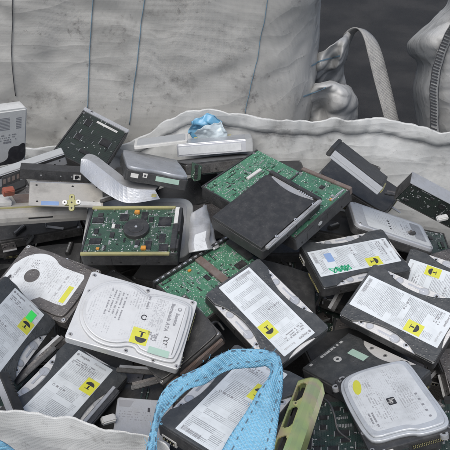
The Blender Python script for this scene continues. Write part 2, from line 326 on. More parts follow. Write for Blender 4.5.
def rect(x0,x1,y0,y1,r=0,n=4):
    if r<=0: return [(x0,y0),(x1,y0),(x1,y1),(x0,y1)]
    o=[]
    for cx,cy,a in ((x1-r,y0+r,-90),(x1-r,y1-r,0),(x0+r,y1-r,90),(x0+r,y0+r,180)):
        for k in range(n+1):
            t=R(a+90*k/n); o.append((cx+r*math.cos(t),cy+r*math.sin(t)))
    return o
def circ(cx,cy,r,n=28): return [(cx+r*math.cos(2*math.pi*k/n),cy+r*math.sin(2*math.pi*k/n)) for k in range(n)]
def box(bm,x0,x1,y0,y1,z0,z1,bev=.6,mi=0):
    s=.001
    r=bmesh.ops.create_cube(bm,size=1)
    for v in r['verts']:
        v.co=Vector(((x0 if v.co.x<0 else x1)*s,(y0 if v.co.y<0 else y1)*s,(z0 if v.co.z<0 else z1)*s))
    fs=set(f for v in r['verts'] for f in v.link_faces)
    for f in fs: f.material_index=mi
    if bev>0:
        bmesh.ops.bevel(bm,geom=list(set(e for f in fs for e in f.edges)),offset=bev*s,segments=2,affect='EDGES',clamp_overlap=True)
def BM(): return bmesh.new()
def chaikin(p,it=2):
    for _ in range(it):
        q=[]
        for i in range(len(p)):
            a,b=p[i],p[(i+1)%len(p)]
            q+= [(a[0]*.75+b[0]*.25,a[1]*.75+b[1]*.25),(a[0]*.25+b[0]*.75,a[1]*.25+b[1]*.75)]
        p=q
    return p
def plate(name,pts,z0,z1,mat,parent,bev=.0,smooth=False):
    b=BM(); prism(b,pts,z0,z1,bev); return link(name,b,mat,parent,smooth)
def block(name,x0,x1,y0,y1,z0,z1,mat,parent,bev=.6):
    b=BM(); box(b,x0,x1,y0,y1,z0,z1,bev); return link(name,b,mat,parent)
def sheet(name,pts,z,mat,parent,udir,vdir,th=.25,crink=0.0):
    """paper sticker with UVs along the reading direction"""
    b=BM(); prism(b,pts,z,z+th); uvl=b.loops.layers.uv.new('UVMap')
    us=[p[0]*udir[0]+p[1]*udir[1] for p in pts]; vs=[p[0]*vdir[0]+p[1]*vdir[1] for p in pts]
    u0,u1,v0,v1=min(us),max(us),min(vs),max(vs)
    for f in b.faces:
        for l in f.loops:
            x,y=l.vert.co.x*1000,l.vert.co.y*1000
            l[uvl].uv=((x*udir[0]+y*udir[1]-u0)/(u1-u0),(x*vdir[0]+y*vdir[1]-v0)/(v1-v0))
    return link(name,b,mat,parent)
def text(s,size,x,y,z,rot,mat,parent,name='lettering',bold=0.0,align='LEFT'):
    cu=bpy.data.curves.new('lettering','FONT'); cu.body=s; cu.size=size*.001; cu.extrude=.00012; cu.resolution_u=2; cu.align_x=align; cu.offset=bold*.001
    o=bpy.data.objects.new('lettering',cu); COL.objects.link(o)
    dg=bpy.context.evaluated_depsgraph_get(); me=bpy.data.meshes.new_from_object(o.evaluated_get(dg))
    bpy.data.objects.remove(o); bpy.data.curves.remove(cu)
    me.transform(Matrix.Translation((x*.001,y*.001,z*.001))@Matrix.Rotation(R(rot),4,'Z'))
    me.materials.clear(); me.materials.append(M[mat])
    ob=bpy.data.objects.new(name,me); COL.objects.link(ob); ob.parent=parent; return ob
def print_rows(name,x0,y0,dx,dy,rows,length,gap,h,z,mat,parent,seed=0,fill=.75):
    """rows of unreadable tiny print: runs of glyph-sized dashes. (dx,dy)=reading direction"""
    rg=random.Random(seed); b=BM(); ux,uy=dy,-dx     # next line direction
    for r in range(rows):
        t=0; L=length*rg.uniform(.75,1)
        while t<L:
            w=rg.uniform(.7,1.7)*h
            if rg.random()<fill:
                p=[(t,0),(t+w*.8,0),(t+w*.8,h),(t,h)]
                pts=[(x0+a*dx+(-(r*gap)-0+c)*-ux,y0+a*dy+(-(r*gap)+c)*-uy) for a,c in p]
                vs=[b.verts.new((X*.001,Y*.001,z*.001)) for X,Y in pts]; f=b.faces.new(vs)
            t+=w*(1.0 if rg.random()<.8 else 1.9)
    solid(b,.0001)
    return link(name,b,mat,parent)
# ------------------------------------------------------------------ tagging
def setp(o,label=None,cat=None,group=None,kind=None):
    if label: o['label']=label
    if cat: o['category']=cat
    if group: o['group']=group
    if kind: o['kind']=kind
    return o
def thing(name,label,cat,pose=None,group=None,loc=None):
    o=bpy.data.objects.new(name,None); COL.objects.link(o); o.empty_display_size=.02
    if pose:
        p=POSE[pose]; o.location=p[:3]; o.rotation_mode='QUATERNION'; o.rotation_quaternion=p[3:]
    if loc: o.location=loc
    return setp(o,label,cat,group)
def dup(root,pose,label,group=None,skip=()):
    r=root.copy(); COL.objects.link(r); p=POSE[pose]; r.location=p[:3]; r.rotation_mode='QUATERNION'; r.rotation_quaternion=p[3:]
    r['label']=label
    if group: r['group']=group
    for ch in list(root.children):
        if ch.name.split('.')[0] in skip: continue
        c=ch.copy(); COL.objects.link(c); c.parent=r
        for gg in list(ch.children):
            d=gg.copy(); COL.objects.link(d); d.parent=c
    return r
# ------------------------------------------------------------------ hard drive parts
def screw(parent,x,y,z,r=2.6,mat='screw'):
    b=BM(); prism(b,circ(x,y,r,14),z,z+.9,.3); prism(b,circ(x,y,r*.42,6),z+.9,z+.95,0,1)
    return link('screw',b,[mat,'hole'],parent)
def casting(parent,mat,H=26,z0=5.5,top=None,name='casting',r=4,ears=True):
    b=BM(); top=H-2 if top is None else top
    prism(b,rect(-73.5,73.5,-50.8,50.8,r),z0,top,1.0)
    for s in (-1,1):                      # side mounting holes, ribs
        for x in (-58,-14,44):
            rr=bmesh.ops.create_cone(b,cap_ends=True,segments=12,radius1=.0017,radius2=.0017,depth=.0006)
            bmesh.ops.rotate(b,verts=rr['verts'],cent=(0,0,0),matrix=Matrix.Rotation(R(90),3,'X'))
            bmesh.ops.translate(b,verts=rr['verts'],vec=(x*.001,s*.05085,(z0+6)*.001))
            for v in rr['verts']:
                for f in v.link_faces: f.material_index=1
        for x in (-36,16):
            box(b,x-9,x+9,s*50.8-.5,s*50.8+.5,z0+2,top-3,.3)
    return link(name,b,[mat,'hole'],parent)
def under_board(parent,mat='pcb_dark'):
    return block('circuit_board',-40,72,-48,48,2.2,5.0,mat,parent,.3)
def connectors(parent,brown=False):
    b=BM(); box(b,64,74.2,-6,44,.4,9.4,.4); box(b,74.0,74.6,-3,41,2,8,.2,1)
    k=0
    for i in range(20):
        for j in (0,1): box(b,74.4,75.6,-1.2+i*2.1,-.5+i*2.1,3.4+j*2.6,4.1+j*2.6,0,2)
    c=link('data_connector',b,['brown' if brown else 'black2','hole','gold'],parent)
    b=BM(); box(b,64,74.2,-45,-24,.4,9.8,.4); box(b,74.0,74.6,-43,-26,2,8.4,.2,1)
    for i in range(4): prism(b,circ(0,0,1,6),0,.1) if False else box(b,74.4,75.8,-41.4+i*4.6,-40+i*4.6,4.4,5.8,.2,2)
    link('power_connector',b,['white' if not brown else 'black2','hole','gold'],parent)
    return c
def hourglass():
    p=[]
    def arc(x0,x1,y,d,n=14): return [(x0+(x1-x0)*k/n, y-d*math.sin(math.pi*k/n)**.8) for k in range(n+1)]
    top=arc(52,-46,50.2,14.5); bot=[(x,-y) for x,y in arc(-46,52,50.2,14.5)]
    end=[(-73+5.5*math.sin(math.pi*k/8),28-56*k/8) for k in range(9)]
    return [(73,-47),(73,47),(70,50.2)]+top+[(-70,50.2),(-73,47)]+end+[(-73,-47),(-70,-50.2)]+bot+[(70,-50.2)]
HG=hourglass()
def emblem(parent,x,y,z,size,rot):
    """handling mark: dark dome over a T-shaped stand"""
    b=BM(); c,s=math.cos(R(rot)),math.sin(R(rot))
    tr=lambda P:[(x+(a*c-d*s)*size,y+(a*s+d*c)*size) for a,d in P]
    prism(b,tr([(.42*math.cos(R(k*12)),.02+.40*math.sin(R(k*12))) for k in range(16)]),z,z+.12)
    prism(b,tr([(-.07,-.38),(.07,-.38),(.07,-.04),(-.07,-.04)]),z,z+.12); prism(b,tr([(-.24,-.44),(.24,-.44),(.24,-.385),(-.24,-.385)]),z,z+.12)
    return link('handling_mark',b,'ink',parent)
def label_drive(label,pose,extra=None,heading=True,sticker=True,group='black-topped drives with paper labels'):
    t=thing('hard_drive',label,'hard drive',pose,group)
    casting(t,'dark',26,5.0,22.2); under_board(t); connectors(t); jr=random.Random(pose); jx,jy=jr.uniform(-3,3),jr.uniform(-1.5,.5)
    # stepped bare-metal shoulders seen in the cut-outs
    block('bare_deck',-72,72,-50,50,21.6,22.45,'alu2',t,.2)
    for s in (-1,1):
        b=BM(); prism(b,[(48,s*50),(-42,s*50),(-30,s*38),(34,s*37)],22.4,23.0,.3)
        link('shoulder',b,'crescent',t)
        for x,rr in ((-12,7.5),(27,6)):
            b=BM(); prism(b,circ(x,s*43,rr,24),23.0,23.35,.2); prism(b,circ(x,s*43,rr-1.6,24),23.35,23.45,.1,1); link('round_plug',b,['alu','alu2'],t)
        for x in (-30,40): 
            b=BM(); prism(b,circ(x,s*44.5,4.2,18),23.0,23.8,.4); prism(b,circ(x,s*44.5,1.8,10),23.8,23.9,0,1); link('screw',b,['alu2','hole'],t)
        b=BM(); prism(b,rect(-12,14,s*44-1.6,s*44+1.6,1.5),23.0,23.8,.4); link('cast_rib',b,'alu2',t)
    b=BM(); prism(b,[(-72.5,-24),(-66,-20),(-66,20),(-72.5,24)],22.4,23.2,.3); link('end_shoulder',b,'crescent',t)
    plate('top_cover',HG,22.25,25.6,'black',t,1.1)
    l=sheet('label',rect(-67,69,-28.5,28.5,1.2),25.6,'label',t,(0,1),(-1,0))
    if heading:
        text('Seagate',5.4,-59,-21.5,25.9,90,'greyink',l,bold=.1); text('Barracuda',4.6,-59,3,25.9,90,'faintink',l,bold=.05); plate('swirl_logo',[(-60.5+2.2*math.cos(R(k*30)),-24.5+1.8*math.sin(R(k*30))) for k in range(12)],25.85,25.95,'greyink',l); print_rows('model_print',-51,-24,0,1,3,jr.uniform(24,40),3.4,1.7,25.9,'greyink',l,pose,.8)
        b=BM(); 
        for k in range(22): 
            w=random.choice((.35,.6,.9)); box(b,60,65.5,-24+k*1.15,-24+k*1.15+w,25.85,25.93,0)
        link('barcode',b,'greyink',l)
        b=BM()
        for i,(yy,rr) in enumerate(((-20,1.9),(-14.5,1.6),(-9,1.9),(-4,1.4))):   # round and square approval marks
            if i%2: prism(b,rect(-1-rr,-1+rr,yy-rr,yy+rr),25.85,25.93)
            else:
                for k in range(14):
                    a0,a1=2*math.pi*k/14,2*math.pi*(k+1)/14
                    prism(b,[(-1+rr*math.cos(a0),yy+rr*math.sin(a0)),(-1+rr*math.cos(a1),yy+rr*math.sin(a1)),(-1+rr*.62*math.cos(a1),yy+rr*.62*math.sin(a1)),(-1+rr*.62*math.cos(a0),yy+rr*.62*math.sin(a0))],25.85,25.93)
        link('approval_marks',b,'greyink',l)
    if sticker:
        s=plate('sticker',rect(-36+jx,-12+jx,9+jy,27.5+jy,.5),25.9,26.05,'yellow',l); emblem_p=emblem(t,-25+jx,17.8+jy,26.06,15,90); emblem_p.parent=l
    return t
OUT=[]
def dome_outline(k=1.0):
    # one continuous embossed outline: the platter's circle running into the narrower actuator end
    p=[(-22+46.5*math.cos(R(a)),46.5*math.sin(R(a))) for a in range(52,309,12)]
    p+=[(14,-38),(20,-45),(60,-46),(69,-40),(70,34),(62,42),(30,43),(14,38)]
    p=chaikin(p,2)
    return [(x*k+(1-k)*-2,y*k) for x,y in p]
def grow(pts,d):
    n=len(pts); cx=0; o=[]
    for i in range(n):
        a,b=pts[i-1],pts[(i+1)%n]; tx,ty=b[0]-a[0],b[1]-a[1]; L=math.hypot(tx,ty) or 1
        o.append((pts[i][0]+ty/L*d,pts[i][1]-tx/L*d))
    return o
def board_drive(label,pose,board,frame='dark',chips=8,seed=1,motor=False,conn=True,comps=90,csz=1.0,caps=3,group='drives lying with circuit board up',H=26,inset=3):
    """drive lying face down, its circuit board uppermost"""
    rg=random.Random(seed)
    t=thing('hard_drive',label,'hard drive',pose,group)
    casting(t,frame,H,0,H-4)
    b=BM(); zt=H-4
    box(b,-73.3,73.3,-50.6,-50.6+inset,zt-.4,H-1.2,.5); box(b,-73.3,73.3,50.6-inset,50.6,zt-.4,H-1.2,.5); box(b,-73.3,-70.3,-50.6+inset,50.6-inset,zt-.4,H-1.5,.5)
    link('rim',b,frame,t)
    p=plate('circuit_board',rect(-69.8,72.5,-50+inset,50-inset,1.5),zt+.2,zt+1.9,board,t,.2)
    z=zt+1.92
    placed=[]
    for k in range(chips):
        for _ in range(30):
            w,h=rg.choice(((14,14),(10,18),(8,8),(18,12),(7,11),(20,20)))
            x,y=rg.uniform(-60,55),rg.uniform(-38,38)
            if motor and math.hypot(x-6,y)<28: continue
            if all(abs(x-q[0])>(w+q[2])/2+2 or abs(y-q[1])>(h+q[3])/2+2 for q in placed): break
        else: continue
        placed.append((x,y,w,h)); b=BM(); box(b,x-w/2,x+w/2,y-h/2,y+h/2,z,z+1.8,.2)
        for q in range(int(w/1.6)):
            for sgn in (-1,1): box(b,x-w/2+.6+q*1.6,x-w/2+1.2+q*1.6,y+sgn*(h/2+.7)-.7,y+sgn*(h/2+.7)+.7,z,z+.5,0,1)
        link('chip',b,['chip','alu2'],p)
    b=BM(); n=0; tries=0
    while n<comps and tries<comps*4:          # short orderly rows of equal small parts, as they sit on a real board
        tries+=1
        gx,gy=round(rg.uniform(-66,62)/2.5)*2.5,round(rg.uniform(-45,44)/2.5)*2.5
        w,h=rg.choice(((1.1,.55),(.55,1.1),(1.6,.8),(.8,1.6),(2.2,1.2),(.7,.7))); w*=csz; h*=csz
        ox,oy=rg.choice(((1,0),(0,1))); m=rg.choice((1,2,3,4,6)); mi=rg.choice((0,0,1,1,2)); hz=rg.uniform(.5,1.1); step=2.1*(w if ox else h)+1.0
        for q in range(m):
            x,y=gx+q*step*ox,gy+q*step*oy
            if abs(x)>68 or abs(y)>46 or (motor and math.hypot(x-6,y)<23): break
            if any(abs(x-P[0])<P[2]/2+1.5 and abs(y-P[1])<P[3]/2+1.8 for P in placed): break
            box(b,x-w,x+w,y-h,y+h,z,z+hz,0,mi); n+=1
    if comps: setp(link('soldered_components',b,['zinc','chip','zinc'],p),kind='stuff')
    for k in range(caps):
        x,y=rg.uniform(-55,60),rg.choice((-40,-36,36,40)); block('capacitor',x-2.6,x+2.6,y-2,y+2,z,z+2.6,'orange' if k<1 else 'zinc',p,.5)
    if conn:
        b=BM(); box(b,64,73.8,-8,43,z-1,z+6 if H>24 else z+3,.4); link('data_connector',b,'black2',t)
        b=BM(); box(b,64,73.8,-44,-24,z-1,z+6,.4); link('power_connector',b,'black2',t)
    for x,y in ((-66,-45.5),(-66,45.5),(66,-46.5),(60,46.5)): screw(t,x,y,z,2.4)
    return t,p,z
def plain_drive(label,pose,body='grime',cover='black2',group=None,brown=False,name='hard_drive'):
    t=thing(name,label,'hard drive',pose,group)
    casting(t,body,26,4.8,22.5); under_board(t); connectors(t,brown)
    plate('top_cover',chaikin([(-71,-44),(-66,-49),(60,-49),(71,-42),(71,40),(64,49),(-20,49),(-30,45),(-66,47),(-71,42)],2),22.4,25.6,cover,t,1.4)
    for x,y in ((-68,47.5),(-68,-47.5),(68,-47.5),(68,47)): screw(t,x,y,22.4,2.2)
    return t
# ------------------------------------------------------------------ camera geometry (only to turn measured picture points into places)
CAM=Vector((0,0,1.47)); TH=R(38); FPX=225/math.tan(R(19))
FW=Vector((0,math.cos(TH),-math.sin(TH))); UP=Vector((0,math.sin(TH),math.cos(TH)))
def ray(px,py): return FW+Vector((1,0,0))*((px-225)/FPX)-UP*((py-225)/FPX)
def at_z(px,py,z): d=ray(px,py); return CAM+d*((z-1.47)/d.z)
def at_y(px,py,y): d=ray(px,py); return CAM+d*(y/d.y)
# ------------------------------------------------------------------ drives with paper labels
ab=label_drive('black-topped label drive in the middle of the heap, just behind the blue strap loop','AB')
label_drive('black-topped hard drive at the lower left, its label meeting the pale cloth rim','X')
u=label_drive('black-topped hard drive at the left edge with a fluorescent green sticker on its label','U')
plate('green_sticker',rect(-56,-37,9.5,20.5,.5),26.05,26.2,'lime',u,0)
ae=label_drive('large black-topped hard drive at the right, steeply turned, its long label facing the viewer','AE')
ad=label_drive('black-topped hard drive with blue print and green marker scribble on its label','AD')
plate('blue_print',rect(34,46,-18,2,.5),25.9,26.0,'bluepatch',ad)
def ribbon_path(b,pts,w,z,th=.15):
    for i in range(len(pts)-1):
        a,c=Vector(pts[i]),Vector(pts[i+1]); d=(c-a); 
        if d.length<1e-6: continue
        n=Vector((-d.y,d.x)).normalized()*w/2; e=d.normalized()*w*.3
        prism(b,[tuple(a-e-n),tuple(c+e-n),tuple(c+e+n),tuple(a-e+n)],z,z+th)
b=BM(); pts=[(22+ (i*1.0)%30*.9-2+5*math.cos(i*1.1), 20+6*math.sin(i*1.7)+.02*i) for i in range(40)]
ribbon_path(b,pts,1.7,26.1); link('marker_scribble',b,'greenpen',ad)
label_drive('black-topped hard drive cut off by the right edge, peeping from behind the large right-hand drive','AF')
aa=label_drive('black-topped hard drive lying under the blue strap loop','AA')
# ------------------------------------------------------------------ black drive with pale printing, beside the HP one
t=thing('hard_drive','bare black hard drive with pale print, a white ring and a pale green sticker','hard drive','AG','dark hard drives')
casting(t,'dark',26,4.8,22.5); under_board(t); connectors(t)
HG2=[(72,-49),(72,49)]+[(52-98*k/14, 49.5-20*math.sin(math.pi*k/14)**.8) for k in range(15)]+[(-72,49),(-72,-49)]
plate('top_cover',HG2,22.4,25.4,'black',t,1.2)
b=BM(); prism(b,[(50,50),(-44,50),(-30,33),(6,29),(38,33)],22.4,23.2,.5); link('shoulder',b,'crescent',t)
for x,y in ((-22,42),(4,40),(30,43)): screw(t,x,y,23.2,3)
print_rows('print_row',-64,-40,0,1,1,78,5,4.2,25.5,'paleink',t,5,.85)
b=BM()
for k in range(20):
    a0,a1=2*math.pi*k/20,2*math.pi*(k+1)/20
    prism(b,[(-44+6.5*math.cos(a0),-6+5.4*math.sin(a0)),(-44+6.5*math.cos(a1),-6+5.4*math.sin(a1)),(-44+2.4*math.cos(a1),-6+2.4*math.sin(a1)),(-44+2.4*math.cos(a0),-6+2.4*math.sin(a0))],25.4,25.6)
link('white_ring',b,'paleink',t)
plate('pale_sticker',rect(-42,-12,12,24,.3),25.4,25.55,'mint',t)
# ------------------------------------------------------------------ white drive
def dome_drive(label,pose,cast,cover,H=26,cat='hard drive',group='drives with an embossed lid',o=None,soft=1.0):
    t=thing('hard_drive',label,cat,pose,group)
    b=BM(); prism(b,rect(-73.5,73.5,-50.8,50.8,3.5),4.8,H-7.5,1.2)
    link('casting',b,[cast,'hole'],t); under_board(t); connectors(t)
    o=o or dome_outline(); zb=H-7.6
    b=BM(); prism(b,grow(o,1.2),zb,H-3.2,1.5*soft,0,3); prism(b,grow(o,-3),H-3.3,H-.2,2.2*soft,0,3)
    link('top_cover',b,cover,t,True)
    for x,y in ((-68,45),(-68,-45),(67,46.5),(70,-47),(6,45),(4,-45.5),(-66,20),(40,-48)): screw(t,x,y,zb+(-.0),2.7,'screw')
    b=BM()
    for x,y in ((-63,36),(-58,-42),(62,47.5)): prism(b,circ(x,y,1.6,12),zb-.0,zb+.08)
    link('threaded_hole',b,'hole',t)
    return t,H-.2
w,z=dome_drive('white hard drive with raised lid and small grey print, left of the blue strap','W','wcover','wcover')
o=grow(dome_outline(),-7); l=sheet('label',o,z-.05,'label2',w,(0,-1),(1,0),.2)
text('Seagate',6.2,51,21,z+.2,-90,'greyink',l,bold=.25); text('Barracuda ATA',6.6,42,33,z+.2,-90,'greyink',l,bold=.25)
b=BM(); 
for k in range(16):
    a0,a1=2*math.pi*k/16,2*math.pi*(k+1)/16; prism(b,[(54+2.8*math.cos(a0),27+2.8*math.sin(a0)),(54+2.8*math.cos(a1),27+2.8*math.sin(a1)),(54+1.4*math.cos(a1),27.5+1.6*math.sin(a1)),(54+1.4*math.cos(a0),27.5+1.6*math.sin(a0))],z+.15,z+.25)
link('swirl_logo',b,'greyink',l)
print_rows('specification_print',8,36,0,-1,6,24,3.6,1.4,z+.2,'faintink',l,3); print_rows('specification_print',34,34,0,-1,5,44,3.0,1.3,z+.2,'faintink',l,4)
for i,x in enumerate((-34,-29,-24,-19,-14)): print_rows('bold_print_line',x-4,30-i*.5,0,-1,1,44,4,2.0,z+.2,'greyink',l,30+i,.97)
b=BM()
for k in range(18):
    a0,a1=2*math.pi*k/18,2*math.pi*(k+1)/18
    if k in (0,17): continue
    prism(b,[(13+4*math.cos(a0),2+4*math.sin(a0)),(13+4*math.cos(a1),2+4*math.sin(a1)),(13+2.6*math.cos(a1),2+2.6*math.sin(a1)),(13+2.6*math.cos(a0),2+2.6*math.sin(a0))],z+.15,z+.25)
link('round_approval_mark',b,'ink',l)
print_rows('mark_row',11,34,0,-1,1,24,3,2.6,z+.2,'greyink',l,8,.8)
st=plate('sticker',rect(4,26,-36,-14,.4),z+.16,z+.3,'yellow',l); e=emblem(w,17,-26,z+.31,18,180); e.parent=l
plate('pale_sticker',rect(30,57,-43,-34,.3),z+.16,z+.3,'mint',l)
print_rows('square_code',34,-15,0,-1,5,12,2.6,2.3,z+.2,'greyink',l,12,.8)
b=BM(); rg=random.Random(4); ribbon_path(b,[(48+rg.uniform(-4,4),-14-k*1.2+rg.uniform(-2,2)) for k in range(13)],.7,z+.2); link('pen_scrawl',b,'ink',l)
# ------------------------------------------------------------------ HP drive
HPO=chaikin([(64,4),(70,10),(70,34),(67,45),(52,49),(6,48),(-40,48),(-66,47),(-71,38),(-72,10),(-72,-16),(-66,-38),(-50,-48.5),(-20,-50),(14,-49.5),(50,-47),(63,-40),(62,-14)],2)
hp,z=dome_drive('pale alloy hard drive with a black square logo and a yellow oval sticker','AH','dark','hpcover',20,o=HPO,soft=.55)
l=sheet('label',[(x*.86-2,y*.84) for x,y in HPO],z-.05,'label3',hp,(1,0),(0,1),.15)
lg=plate('logo_tile',rect(0,14,-5,5,1.6),z+.12,z+.25,'ink',l); text('hp',9.6,7,-2.6,z+.27,-6,'white',lg,align='CENTER',bold=.15)
plate('oval_sticker',[(-36+15*math.cos(R(k*15)),-30+5.5*math.sin(R(k*15))-.18*(15*math.cos(R(k*15)))) for k in range(24)],z+.12,z+.25,'yellow',l)
print_rows('specification_print',-16,26,1,0,6,44,3.2,1.5,z+.2,'faintink',l,21,.7); print_rows('fine_print',-18,-12,1,0,5,60,3.2,1.5,z+.2,'faintink',l,22,.6)
for i in range(5): plate('approval_mark',rect(4+i*11,7.5+i*11,30,33,.3),z+.12,z+.22,'greyink',l)
print_rows('bold_print_line',18,-30,1,0,2,26,4.2,2.2,z+.2,'greyink',l,23,.9)
print_rows('bold_print_line',-40,-16,1,0,3,12,3.2,1.8,z+.2,'faintink',l,25,.9)
for x,y in ((-72.5,-40),(74,-38),(74,36),(-60,-53)):
    b=BM(); prism(b,circ(x,y,5,16),6,12.2,.5); prism(b,circ(x,y,2,10),12.2,12.3,0,1); link('mounting_lug',b,['alu','hole'],hp)
# ------------------------------------------------------------------ mottled grey drive with shaped white label
t=thing('hard_drive','wet mottled grey hard drive with a shaped white label around a dark hub','hard drive','T','drives with an embossed lid')
casting(t,'greycast',26,4.8,21,r=6); under_board(t); connectors(t)
b=BM(); o=chaikin([(-70,-42),(-50,-49.5),(0,-49.5),(22,-44),(60,-46),(69,-38),(70,36),(60,45),(20,46),(-4,49.5),(-50,49.5),(-70,42)],2)
prism(b,o,20.9,25.2,1.8,0,3); link('top_cover',b,'greycast',t,True)
lo=[(-22+43*math.cos(R(a)),43*math.sin(R(a))) for a in range(52,172,10)]+[(-66,8),(-66,-36),(-58,-43),(-22,-43),(2,-38),(12,-28),(40,-29),(54,-28),(58,-24),(58,26),(54,31),(16,31)]
l=sheet('label',lo,25.2,'label3',t,(0,1),(-1,0))
b=BM(); prism(b,circ(-24,0,12.5,32),25.4,25.9,.4); prism(b,circ(-24,0,9,24),25.9,26.2,.3,1); link('hub',b,['greycast','greycast'],t)
text('WD Caviar',6,-50,-22,25.5,90,'greyink',l,bold=.1); 
b=BM(); prism(b,[(-57+2.6*math.sin(R(k*18)),-16+5.5*math.cos(R(k*18))) for k in range(20)],25.46,25.55); link('oval_logo',b,'ink',l)
print_rows('specification_print',0,-18,0,1,6,44,4.2,1.3,25.5,'faintink',l,41,.6); print_rows('mark_row',34,-18,0,1,1,40,4,3,25.5,'faintink',l,42,.7); print_rows('specification_print',-36,14,0,1,5,16,3.4,1.5,25.5,'greyink',l,43,.7)
plate('sticker',rect(44,53,-24,6,.4),25.46,25.6,'yellow',l)
for x,y in ((-68,46),(-68,-46),(68,46),(68,-46),(8,47.5),(8,-47)): screw(t,x,y,21.2,3,'alu2')
# ------------------------------------------------------------------ slim white-labelled drive at the right
t=thing('hard_drive','slim silver drive with plain white label, behind the green-scribbled drive','hard drive','N','slim silver drives')
b=BM(); prism(b,rect(-73.5,73.5,-50.8,50.8,10,6),0,13,1.5); link('base',b,'dark',t)
b=BM(); prism(b,rect(-72.5,72.5,-49.8,49.8,12,6),13,20,3,0,3); link('top_cover',b,'alu2',t)
l=sheet('label',rect(-50,68,-42,42,5),20,'label3',t,(0,1),(-1,0)); print_rows('bold_print_line',-2,-24,0,1,1,40,5,4.0,20.3,'ink',l,51,.95); print_rows('fine_print',22,-30,0,1,3,60,6,1.8,20.3,'greyink',l,52,.6)
plate('grey_panel',rect(42,62,-30,36,3),20.26,20.4,'greycover',l)
for x,y in ((-64,42),(-64,-42),(66,-45)): screw(t,x,y,19.8,2.4)
# ------------------------------------------------------------------ drives showing circuit boards
p_,pb,z=board_drive('dark green circuit board drive carrying one round black motor','P','pcb_teal','dark',15,5,True,True,170,.8,2)
b=BM(); prism(b,circ(6,0,20,40),z,z+7,1.2,0,2); prism(b,circ(6,0,12,28),z+7,z+7.8,.4); prism(b,circ(6,0,2.2,12),z+7.8,z+8.6,.2,1); link('motor',b,['black2','alu2'],p_)
for s,nm in ((1,'board_edge'),(-1,'board_edge')): block(nm,-72,62,s*50-2.6,s*50+2.6,z-1,z+2.6,'gold',p_,.4)
block('ribbon_socket',62.5,71,-46,6,z,z+8,'black2',p_,.8); block('socket_label',63,70,8,46,z,z+6.5,'white',p_,.8)
for x,y in ((2,38),(22,-40)): block('capacitor',x-4,x+4,y-3.4,y+3.4,z,z+5,'orange',p_,.8)
block('white_tag',-34,-28,4,13,z,z+1.5,'white',pb,.1)
i_,ib,z=board_drive('drive with a bright green speckled circuit board, lying under the big black drive','I','pcb_bright','dark',0,6,False,False,420,.62,0)
block('white_socket',-6,30,2,8,z,z+4,'white',i_,.5)
k_,kb,z=board_drive('circuit board drive with a brown dusty rail, half under the big black drive','K','pcb','dark',3,7,conn=False,comps=220,csz=.75,caps=2)
block('brown_rail',66.5,74.2,-50.9,50.9,14,27,'brownedge',k_,.6)
b=BM(); prism(b,[(5*math.cos(R(k*20)),3.4*math.sin(R(k*20))) for k in range(18)],0,.3)
for v in b.verts: v.co=Vector((v.co.x-.012,-.0509-v.co.z,.012+v.co.y))
link('oval_label',b,'paleink',k_)
b=BM()
for kx in range(10): box(b,30+kx*3.4,32+kx*3.4,-44,-40,z,z+3,.2)
link('pin_row',b,'alu2',k_)
s_,sb,z=board_drive('green circuit board drive with a beaded black edge rail, behind the white drive','S','pcb_bright','grime',5,9,False,True,260,.7,1)
b=BM(); box(b,-76,76,46,51.6,20,31,.5)
for kx in range(14): box(b,-73+kx*10.6,-66.8+kx*10.6,45.6,49.0,30.0,32.2,.6,1)
link('edge_rail',b,['black2','alu2'],s_); block('brown_strip',2,15,-50,46,z,z+4,'brownedge',s_,.5)
bb,bbp,z=board_drive('dark circuit board drive with pale metal end, leaning against the grimy grey sack','B','pcb_black','black2',4,11,conn=False,comps=60,csz=.7,caps=0)
block('metal_end',66,75.5,-51.2,51.2,2,27.5,'alu2',bb,1.2); plate('white_strip',rect(52,58,-32,14,.4),z,z+.4,'white',bbp)
print_rows('pale_print',70,40,0,-1,1,10,5,3,27.6,'ink',bb,61,.8)
o_,op,z=board_drive('drive standing on edge inside the sack at right, pale rail on top','O','pcb_black','grime',7,13,conn=False,comps=50,csz=.8,caps=0)  # blackish board: its self-shadow is put into the colour
b=BM(); box(b,-73.6,73.6,50.85,52.6,-.5,26.5,.5); link('pale_rail',b,'zinc',o_)
for ch in [c for c in o_.children]+[g_ for c in o_.children for g_ in c.children]:
    for v in ch.data.vertices: v.co.y=.0508-(.0508-v.co.y)*.48
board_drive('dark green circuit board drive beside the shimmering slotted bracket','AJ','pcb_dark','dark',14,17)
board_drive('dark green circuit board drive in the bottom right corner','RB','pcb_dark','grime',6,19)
# ------------------------------------------------------------------ big black drive on top
t=thing('hard_drive','big plain black drive on top of the heap, shiny rail on one edge','hard drive','J','dark hard drives')
casting(t,'black2',26,3,21); under_board(t)
b=BM(); cv=[(-72.5,-46),(56,-46),(60,-44)]+[(60-9*math.sin(math.pi*k/12),-44+88*k/12) for k in range(1,12)]+[(60,44),(56,50),(-72.5,50)]
prism(b,cv,20.9,25.8,1.0); link('top_cover',b,'black2',t)
block('end_bar',66,73.4,-50,50,20.8,25.6,'black2',t,.8)
b=BM(); prism(b,[(61,-40),(65.4,-40),(65.4,42),(61,42),(55,20),(52.5,0),(55,-20)],21,22.2,.2); link('silver_strip',b,'zinc',t)
b=BM(); box(b,-66,70,-53.4,-47,19.5,25.4,1.4)
for x in (-50,-8,44): box(b,x-6,x+6,-51.6,-48.2,25.2,26.6,.5)
link('side_rail',b,'zinc',t,)
for x in (-40,6,52): screw(t,x,-48.6,26.4,2.6,'alu2')
b=BM()
for k in range(7): box(b,62,65,-38+k*4,-35.6+k*4,22,24.5,.2)
link('pin_row',b,'alu2',t)
